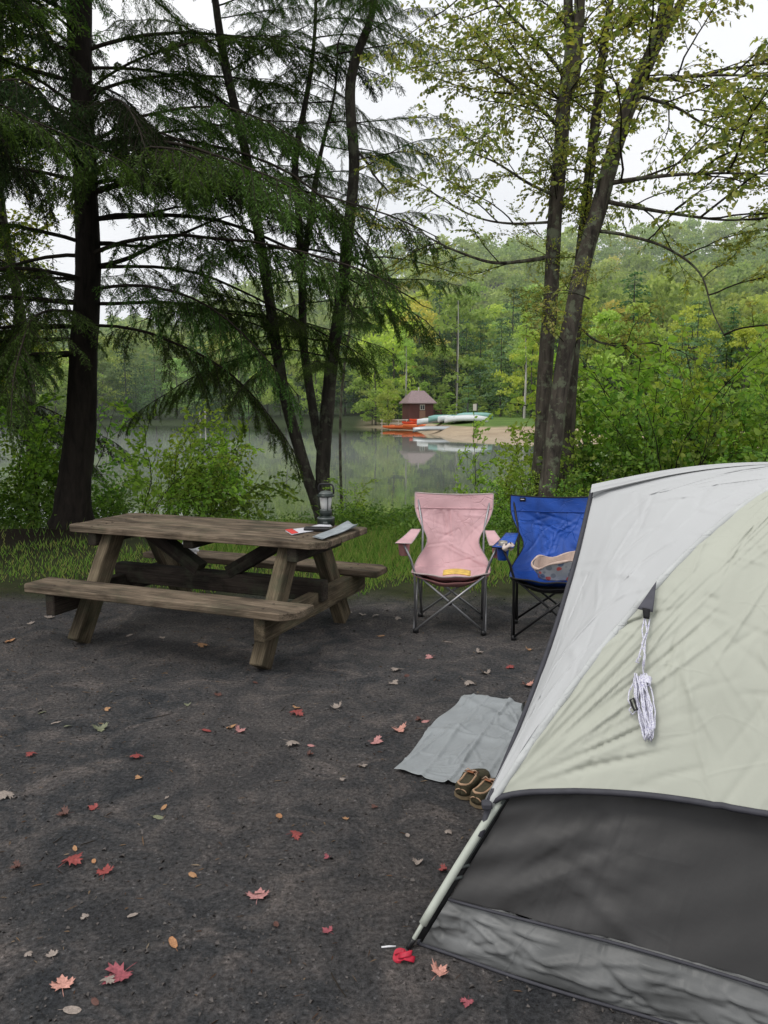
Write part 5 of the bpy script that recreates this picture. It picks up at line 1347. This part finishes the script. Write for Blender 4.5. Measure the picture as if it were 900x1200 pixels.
for k in range(15):
    x0 = 751+rc.uniform(-9, 7); x1 = 760+rc.uniform(-4, 6); y0 = 793+rc.uniform(-4, 5); y1 = 862+rc.uniform(-5, 8); w_ = rc.uniform(1.5, 5)
    pts_ = []
    for t in np.linspace(0, 1, 13): 
        pts_.append((x0+(x1-x0)*t-w_*math.sin(t*math.pi)+rc.normal(0, .5), y0+(y1-y0)*t))
    for t in np.linspace(1, 0, 13)[1:]: pts_.append((x0+(x1-x0)*t+w_*math.sin(t*math.pi)+2+rc.normal(0, .5), y0+(y1-y0)*t+1))
    P_ = [hitfly(x, y, .016+.004*(k % 5)) for x, y in pts_]; mb.tube(P_, cr0, 6, closed=True)
for k in range(7):
    P_ = [hitfly(754+9*math.cos(t)+k*.2, 803-k*1.1+2.2*math.sin(t), .022+.012*math.cos(t+1)) for t in np.linspace(0, 6.28, 14)[:-1]]; mb.tube(P_, cr0, 6, closed=True)
cord([(744, 800), (738, 812), (737, 822), (741, 829)]); cord([(741, 829), (738, 833), (742, 838), (746, 834)])
gl = mb.build('guy_line', M_CORD, tent)
mb = MB(); P_ = [hitfly(x, y, .034) for x, y in ((740, 822), (744, 820), (746, 826), (748, 833), (745, 834), (742, 828))]; mb.tube(P_, .0032, 6, closed=True); mb.build('tensioner', M_BK, gl)

# red strap loop at the pole foot
e = empty('red_ribbon', gp(470, 1125), 0, 'red folded ribbon tied at the foot of the tent pole', 'ribbon')
M_RIB = plain('red_ribbon', (.45, .015, .04), .55, var=.3, sc_=60)
rr_ = np.random.default_rng(8); mb = MB()
for k in range(4):
    a0 = k*1.3; cx = Vector((-.006+.008*k, -.003*k, .005+.004*(k % 3)))
    mb.grid(lambda u, v, a0=a0, cx=cx: cx+Vector((.018*math.cos(u*5+a0)+.004*v, .009*math.sin(u*5+a0)+.011*(v-.5), .008*math.sin(u*5+a0*2)+.010*v+.004)), 18, 4)
solid(mb.build('loops', M_RIB, e), .0015)
mb = MB(); p1 = gp(447, 1110, .004); p2 = gp(464, 1109, .004); mb.tube([Vector((0, 0, 0)), (p2-p1)*.5+Vector((0, 0, .001)), p2-p1], [.0024, .003, .0022], 8)
o = mb.build('stick', plain('white_stick', (.7, .7, .72), .6)); o.location = p1; tag(o, 'short white stick lying left of the tent pole foot', 'stick')

# ------------------------------------------------------------------ ground mat
M_MAT = fabric('grey_tarp', (.28, .30, .31), .07, 6, .7, .015, .06, .5, rot=.7, sy=.6)
Q0, Q1, Q3 = gp(459, 906), gp(541, 817), gp(592, 934); Q2 = Q1+(Q3-Q0)*.98+Vector((.04, .03, 0)); c0 = (Q0+Q1+Q2+Q3)/4
e = empty('ground_mat', c0, 0, 'creased grey plastic mat spread on the gravel beside the tent', 'mat')
def matf(u, v):
    p = (Q0*(1-u)+Q1*u)*(1-v)+(Q3*(1-u)+Q2*u)*v-c0
    ed = math.sin(u*19)*.006; p.x += .012*math.sin(u*7+1)*(1-v); p.y += .010*math.sin(v*9+.5)*(1-2*u)
    def cz(t, c, w_, h): return h*math.exp(-((t-c)/w_)**2)
    z = .005+cz(u, .5, .02, .008)+cz(v, .5, .018, .009)+cz(v, .26, .02, .006)+cz(v, .77, .02, .006)+cz(u+.35*v, .95, .03, .010)+cz(u-.5*v, .45, .03, .009)
    z += .007*(.5+.5*math.sin(u*13+v*9))*(.5+.5*math.sin(v*21-u*7))+.006*abs(math.sin(u*6-v*11+1))**6
    z += abs(crease_h(CT2, u*.9, v*.8))*2.0
    z += .016*max(0, u-.86)/.14*(.5+.5*math.sin(v*7))+.010*max(0, .08-u)/.08*(.5+.5*math.sin(v*12+1))
    return (p.x, p.y, z)
mb = MB(); mb.grid(matf, 140, 120, gcf=lambda u, v: (u*1.0, v*.8, 0)); solid(mb.build('sheet', M_MAT, e), .0015)

# ------------------------------------------------------------------ shoes
M_SHO = plain('olive_suede', (.050, .042, .022), .85, var=.3, sc_=60, bstr=.3); M_SOL = plain('tan_sole', (.16, .12, .07), .7); M_COL = plain('tan_collar', (.42, .27, .17), .8); M_INS = plain('rust_insole', (.26, .10, .045), .8); M_LAC = plain('pale_lace', (.40, .28, .20), .8)
def shoe(loc, rz, label, s=1.0, mats=None):
    ms, mc, mi_, mso = mats or (M_SHO, M_COL, M_INS, M_SOL)
    e = empty('shoe', loc, rz, label, 'shoe'); e.scale = (s, s, s)
    Lh = .27
    def w(t): return (.036+.014*math.sin(min(1, t/.72)*math.pi/2)**2)*(min(1, t/.07)**.5 if t < .07 else 1)*((max(0, 1-((t-.72)/.28)**2))**.5 if t > .72 else 1)
    def yc(t): return .008*math.sin(t*2.6)
    n = 30; ts = np.linspace(0, 1, n)
    ol = [(t*Lh, yc(t)-w(t)*1.06-.003) for t in ts]+[(t*Lh, yc(t)+w(t)*1.06+.003) for t in ts[::-1]]
    mb = MB(); mb.prism(ol, 0, .020); mb.build('sole', mso, e)
    def ht(t): return .072-.010*math.sin(t*math.pi*2) if t < .45 else .072-(t-.45)/.55*.040
    def wo(t): return 0 if t > .62 else (.026*min(1, t/.10)**.5)*(1-max(0, t-.45)/.17*.999 if t > .45 else 1)
    def up(u, v):
        t = u; W_ = w(t)*1.0; h = ht(t); o_ = wo(t)
        if v < .5: q_ = v*2; sg = -1
        else: q_ = (1-v)*2; sg = 1
        y = W_*(1-q_**3)+o_*q_**3*1.0; z = .018+(h-.018)*math.sin(q_*math.pi/2)**.8
        return (t*Lh, yc(t)+sg*y, z)
    mb = MB(); mb.grid(lambda u, v: up(u, v*.5), 40, 8); mb.grid(lambda u, v: up(u, 1-v*.5), 40, 8); o = mb.build('upper', ms, e); solid(o, .004)
    mb = MB(); mb.tube([up(u, .499) for u in np.linspace(.0, .60, 16)]+[up(u, .501) for u in np.linspace(.60, .0, 16)], .0055, 6, closed=True); mb.build('collar', mc, e)
    mb = MB(); mb.prism([(t*Lh*.9+.008, yc(t)-w(t)*.8) for t in ts[:22]]+[(t*Lh*.9+.008, yc(t)+w(t)*.8) for t in ts[:22][::-1]], .022, .030); mb.build('insole', mi_, e)
    mb = MB(); mb.grid(lambda u, v: (Lh*(.40+.24*u), yc(.5)+(v-.5)*.034, ht(.42+.24*u)+.012*(1-u)+.004), 6, 4); solid(mb.build('tongue', mi_, e), .004)
    mb = MB()
    for k in range(4):
        t = .44+k*.055; z = ht(t)+.012-.003*k; mb.tube([(t*Lh, yc(t)-.024, z-.008), (t*Lh+.006, yc(t), z+.003), (t*Lh, yc(t)+.024, z-.008)], .0028, 5)
    mb.tube([(Lh*.44, 0, .085), (Lh*.42, .02, .098), (Lh*.40, .035, .085), (Lh*.45, .02, .082), (Lh*.44, 0, .086), (Lh*.40, -.02, .1), (Lh*.43, -.034, .083)], .0028, 5)
    mb.build('laces', M_LAC, e)
    mb = MB(); mb.tube([(.001, yc(0)+.03*math.sin(a), .030+.02*abs(math.cos(a))) for a in np.linspace(-1.2, 1.2, 9)], .003, 5); mb.build('heel_trim', mc, e)
    return e
shoe(gp(540, 938)+Vector((0, 0, .004)), R(58), 'brown and olive shoe with tan trim, the left one of the pair by the mat', .88)
shoe(gp(557, 948)+Vector((0, 0, .004)), R(50), 'brown and olive shoe with tan trim, the right one of the pair nearest the tent', .88)
shoe(gp(622, 846)+Vector((.0, 0, .006)), R(80), 'dark shoe with pale laces half hidden behind the tent edge on the mat', .75, (M_BK, M_LAC, M_BK, M_CAP))

# ------------------------------------------------------------------ fallen leaves
out = [(0, -.06), (.10, -.10), (.30, -.22), (.26, -.08), (.48, -.05), (.40, .06), (.55, .16), (.42, .20), (.44, .36), (.28, .26), (.20, .36), (.22, .50), (.12, .48), (.0, .72)]
OUTL = out+[(-x, y) for x, y in out[1:-1][::-1]]
def leaf_mesh_(name, m, curl, kind='maple', seed=0):
    r = np.random.default_rng(seed); ol = OUTL if kind == 'maple' else [(.26*math.sin(t)*(1 if t < math.pi else 1), .2-.5*math.cos(t)) for t in np.linspace(0, 2*math.pi, 15)[:-1]]
    mb = MB(); cx, cy = 0, .15; P = [(cx, cy)]; rings = [.5, 1.0]; n = len(ol); vs = [(cx, cy, 0)]
    for q_ in rings:
        for (x, y) in ol:
            X_ = cx+(x-cx)*q_*(1+r.normal(0, .03)); Y_ = cy+(y-cy)*q_*(1+r.normal(0, .03)); vs.append((X_, Y_, curl*(X_*X_*1.6+.5*(Y_-.15)**2)+r.normal(0, .018)*q_))
    fs = [(0, 1+i, 1+(i+1) % n) for i in range(n)]+[(1+i, 1+n+i, 1+n+(i+1) % n, 1+(i+1) % n) for i in range(n)]
    mb.add(vs, fs, smooth=True); mb.tube([(0, -.04, 0), (.02, -.3, .02), (.05, -.55, .0)], .012, 4)
    o = mb.build(name, m); me = o.data; bpy.data.objects.remove(o); return me
LC = {'red': (.24, .05, .045), 'pink': (.40, .19, .18), 'magenta': (.27, .07, .085), 'pale': (.27, .225, .195), 'tan': (.36, .20, .10), 'orange': (.38, .19, .09), 'brown': (.10, .045, .035), 'green': (.17, .18, .11), 'salmon': (.50, .25, .20)}
LM = {}
for k, (nm, c) in enumerate(LC.items()):
    m = plain('leaf_'+nm, c, .6, var=.35, sc_=9, bstr=.2)
    LM[nm] = [leaf_mesh_('fallen_leaf', m, cu, kd, k*5+j) for j, (cu, kd) in enumerate(((.35, 'maple'), (-.3, 'maple'), (.9, 'maple'), (.4, 'oval'), (-.2, 'oval')))]
CN = {'red': 'red', 'pink': 'dusty pink', 'magenta': 'crimson pink', 'pale': 'pale beige', 'tan': 'tan', 'orange': 'orange tan', 'brown': 'dark brown', 'green': 'dull green', 'salmon': 'salmon pink'}
rl_ = random.Random(3)
used_hits = []
def fleaf(px, py, colr, wpx, label=None, shape=None, group=None, rot=None):
    p = gp(px, py, .004); d = p.length; w_ = max(.018, wpx/CF*math.sqrt(p.y*p.y+CH*CH))/1.0
    k = shape if shape is not None else rl_.choice([0, 1, 2, 0, 1])
    o = link('fallen_leaf', LM[colr][k]); o.location = p+Vector((0, 0, .012*w_/.06 if k == 1 else .001)); o.scale = (w_, w_, w_); o.rotation_euler = (rl_.uniform(-.2, .2), rl_.uniform(-.2, .2), rl_.uniform(0, 6.28) if rot is None else rot)
    if label: tag(o, label, 'leaf')
    else: tag(o, (CN[colr]+(' small oval fallen leaf' if k > 2 else ' small fallen maple leaf')+' lying on the dark gravel'), 'leaf', group='fallen leaves on the gravel')
for a in ((81, 1013, 'red', 26, 'bright red maple leaf in the left foreground'), (123, 1023, 'red', 19, 'red curled maple leaf just right of the bright red one'),
          (302, 1052, 'pink', 25, 'pink maple leaf with a long stem in the middle foreground'), (144, 1140, 'magenta', 32, 'large crimson pink leaf near the bottom left'),
          (124, 1152, 'pale', 17, 'beige crumpled leaf touching the crimson pink one'), (73, 1157, 'salmon', 23, 'pale salmon curled leaf at the bottom left'),
          (344, 980, 'red', 17, 'red leaf in the middle of the gravel below the mat line'), (513, 1142, 'salmon', 20, 'salmon brown maple leaf in front of the tent corner'),
          (548, 1173, 'magenta', 14, 'small dull crimson leaf at the bottom edge in front of the tent'), (204, 1108, 'orange', 16, 'orange tan oval leaf between the pink and crimson ones', 3),
          (341, 872, 'pale', 18, 'pale beige leaf in the centre below the picnic table'), (467, 855, 'salmon', 17, 'salmon leaf left of the mat'),
          (346, 838, 'red', 18, 'red leaf close in front of the nearest table leg'), (439, 869, 'pink', 17, 'dusty pink leaf left of the mat corner'),
          (160, 887, 'red', 15, 'red leaf left of centre under the picnic table shadow'), (38, 885, 'red', 13, 'small red leaf at the left edge of the gravel'),
          (8, 932, 'pale', 19, 'whitish leaf at the far left edge'), (22, 1016, 'brown', 14, 'dark brown curled leaf at the left edge', 2), (327, 958, 'orange', 14, 'orange tan oval leaf above the red one in mid gravel', 3),
          (227, 1074-48, 'tan', 13, 'slim tan leaf in the middle of the gravel', 4), (627, 1000-198, 'red', 12, 'red leaf beside the tent edge beyond the mat'), (522, 1020, 'red', 13, 'red leaf standing by the tent pole'),
          (10, 752, 'orange', 18, 'yellow orange leaf at the left edge behind the near bench', 3)):
    fleaf(*a[:4], label=a[4], shape=(a[5] if len(a) > 5 else None))
for a in ((111, 947, 'red', 12), (240, 856, 'red', 12), (280, 858, 'pink', 14), (273, 851, 'tan', 13), (191, 947, 'tan', 11), (183, 957, 'green', 13), (78, 954, 'brown', 16), (117, 853, 'green', 17), (385, 1092, 'magenta', 13), (385, 1005, 'magenta', 9),
          (395, 830, 'pale', 14), (348, 829, 'tan', 10), (366, 874, 'pink', 9), (362, 885, 'brown', 10), (424, 897, 'pale', 12), (399, 914, 'pale', 10), (548, 801, 'pale', 14), (505, 770, 'pink', 12), (466, 786, 'pale', 14), (617, 803, 'salmon', 14), (630, 804, 'red', 12),
          (597, 782, 'red', 11), (570, 790, 'pale', 13), (500, 845, 'pink', 10), (492, 844, 'brown', 10), (525, 752, 'pale', 12), (460, 800, 'pale', 13), (476, 792, 'brown', 10), (235, 757, 'tan', 16), (150, 745, 'pale', 9), (190, 748, 'pale', 8), (465, 725, 'pale', 9), (440, 722, 'pale', 10), (425, 720, 'pale', 9), (410, 718, 'pale', 8),
          (48, 835, 'green', 12), (68, 846, 'pale', 11), (80, 852, 'green', 9), (124, 832, 'tan', 9), (164, 911, 'tan', 10), (220, 826, 'green', 8), (57, 724, 'pale', 12), (36, 731, 'pale', 9), (88, 996, 'tan', 9), (110, 1010, 'orange', 9), (158, 1072, 'pale', 12), (100, 1076, 'pale', 9), (61, 1120, 'pale', 12), (33, 1118, 'pale', 9),
          (110, 1172, 'brown', 12), (80, 1184, 'pale', 18), (490, 1010, 'pale', 12), (525, 975, 'pale', 10), (478, 980, 'pale', 9), (560, 765, 'pale', 10), (620, 762, 'tan', 10), (445, 745, 'tan', 9), (505, 905, 'tan', 7), (324, 1085, 'brown', 11), (440, 945, 'brown', 9), (405, 960, 'tan', 8), (255, 815, 'brown', 10), (195, 935, 'pale', 8), (300, 800, 'brown', 9), (645, 770, 'pale', 9)):
    fleaf(*a, shape=rl_.choice([0, 1, 2, 3, 4]))
# twigs on the gravel
for k, (px, py, L, a) in enumerate(((285, 1049, .07, 10), (62, 988, .05, 60), (170, 842, .14, 15), (95, 852, .08, -70), (95, 990, .05, 40), (388, 1140, .1, -60), (330, 833, .06, 80))):
    p = gp(px, py, .004); c = curve((0, 0, 0), (math.cos(R(a)), math.sin(R(a)), 0), L, 5, 0, np.random.default_rng(k), .1); c[:, 2] = 0
    mb = MB(); mb.tube(list(map(Vector, c)), [.0018]*5+[.0009], 5); o = mb.build('twig', M_TWIG); o.location = p; tag(o, 'thin dark dry twig on the gravel', 'twig', group='twigs on the gravel')

# ------------------------------------------------------------------ camera, light, world
cam = bpy.data.cameras.new('camera'); co = bpy.data.objects.new('camera', cam); COL.objects.link(co)
co.location = (0, 0, CH); co.rotation_euler = (math.pi/2-CP, 0, 0); cam.sensor_fit = 'VERTICAL'; cam.sensor_height = 24; cam.lens = 18; cam.clip_end = 5000; cam.clip_start = .05
sc.camera = co
SE, SR = R(58), R(150)
sun = bpy.data.lights.new('sun', 'SUN'); sun.energy = 1.25; sun.angle = R(22); sun.color = (1, .96, .9); so = bpy.data.objects.new('sun', sun); COL.objects.link(so)
# light comes from high on the left, slightly behind the camera
ld = Vector((math.sin(R(-125))*math.cos(SE), math.cos(R(-125))*math.cos(SE), math.sin(SE)))
so.rotation_euler = ld.to_track_quat('Z', 'Y').to_euler(); so.location = (0, 0, 20)
W = bpy.data.worlds.new('World'); sc.world = W; W.use_nodes = True; nt = W.node_tree; nt.nodes.clear()
def WN(t): return nt.nodes.new('ShaderNode'+t)
sky = WN('TexSky'); sky.sky_type = 'NISHITA'; sky.sun_disc = False; sky.sun_elevation = SE; sky.sun_rotation = R(-125); sky.dust_density = 4; sky.air_density = 1
hs = WN('HueSaturation'); hs.inputs['Saturation'].default_value = .18; nt.links.new(sky.outputs[0], hs.inputs['Color'])
sk = WN('Mix'); sk.data_type = 'RGBA'; sk.blend_type = 'MULTIPLY'; sk.inputs[0].default_value = 1; nt.links.new(hs.outputs[0], sk.inputs[6]); sk.inputs[7].default_value = (.1, .1, .1, 1)
tc = WN('TexCoord'); no = WN('TexNoise'); no.inputs['Scale'].default_value = 2.2; no.inputs['Detail'].default_value = 5; nt.links.new(tc.outputs['Generated'], no.inputs['Vector'])
cr2 = WN('ValToRGB'); cr2.color_ramp.elements[0].position = .3; cr2.color_ramp.elements[0].color = (.90, .93, .97, 1); cr2.color_ramp.elements[1].position = .7; cr2.color_ramp.elements[1].color = (1.08, 1.08, 1.09, 1)
nt.links.new(no.outputs[0], cr2.inputs[0])
mx = WN('Mix'); mx.data_type = 'RGBA'; mx.inputs[0].default_value = .82; nt.links.new(sk.outputs[2], mx.inputs[6]); nt.links.new(cr2.outputs[0], mx.inputs[7])
bg = WN('Background'); bg.inputs[1].default_value = 1.2; nt.links.new(mx.outputs[2], bg.inputs[0]); wo_ = WN('OutputWorld'); nt.links.new(bg.outputs[0], wo_.inputs[0])
sc.view_settings.view_transform = 'Standard'; sc.view_settings.look = 'None'; sc.view_settings.exposure = 0; sc.view_settings.gamma = 1
cy = sc.cycles if hasattr(sc, 'cycles') else None
if cy:
    cy.max_bounces = 7; cy.diffuse_bounces = 4; cy.glossy_bounces = 3; cy.transmission_bounces = 5; cy.transparent_max_bounces = 6; cy.volume_bounces = 0
    cy.use_denoising = True; cy.sample_clamp_indirect = 4; cy.caustics_reflective = False; cy.caustics_refractive = False
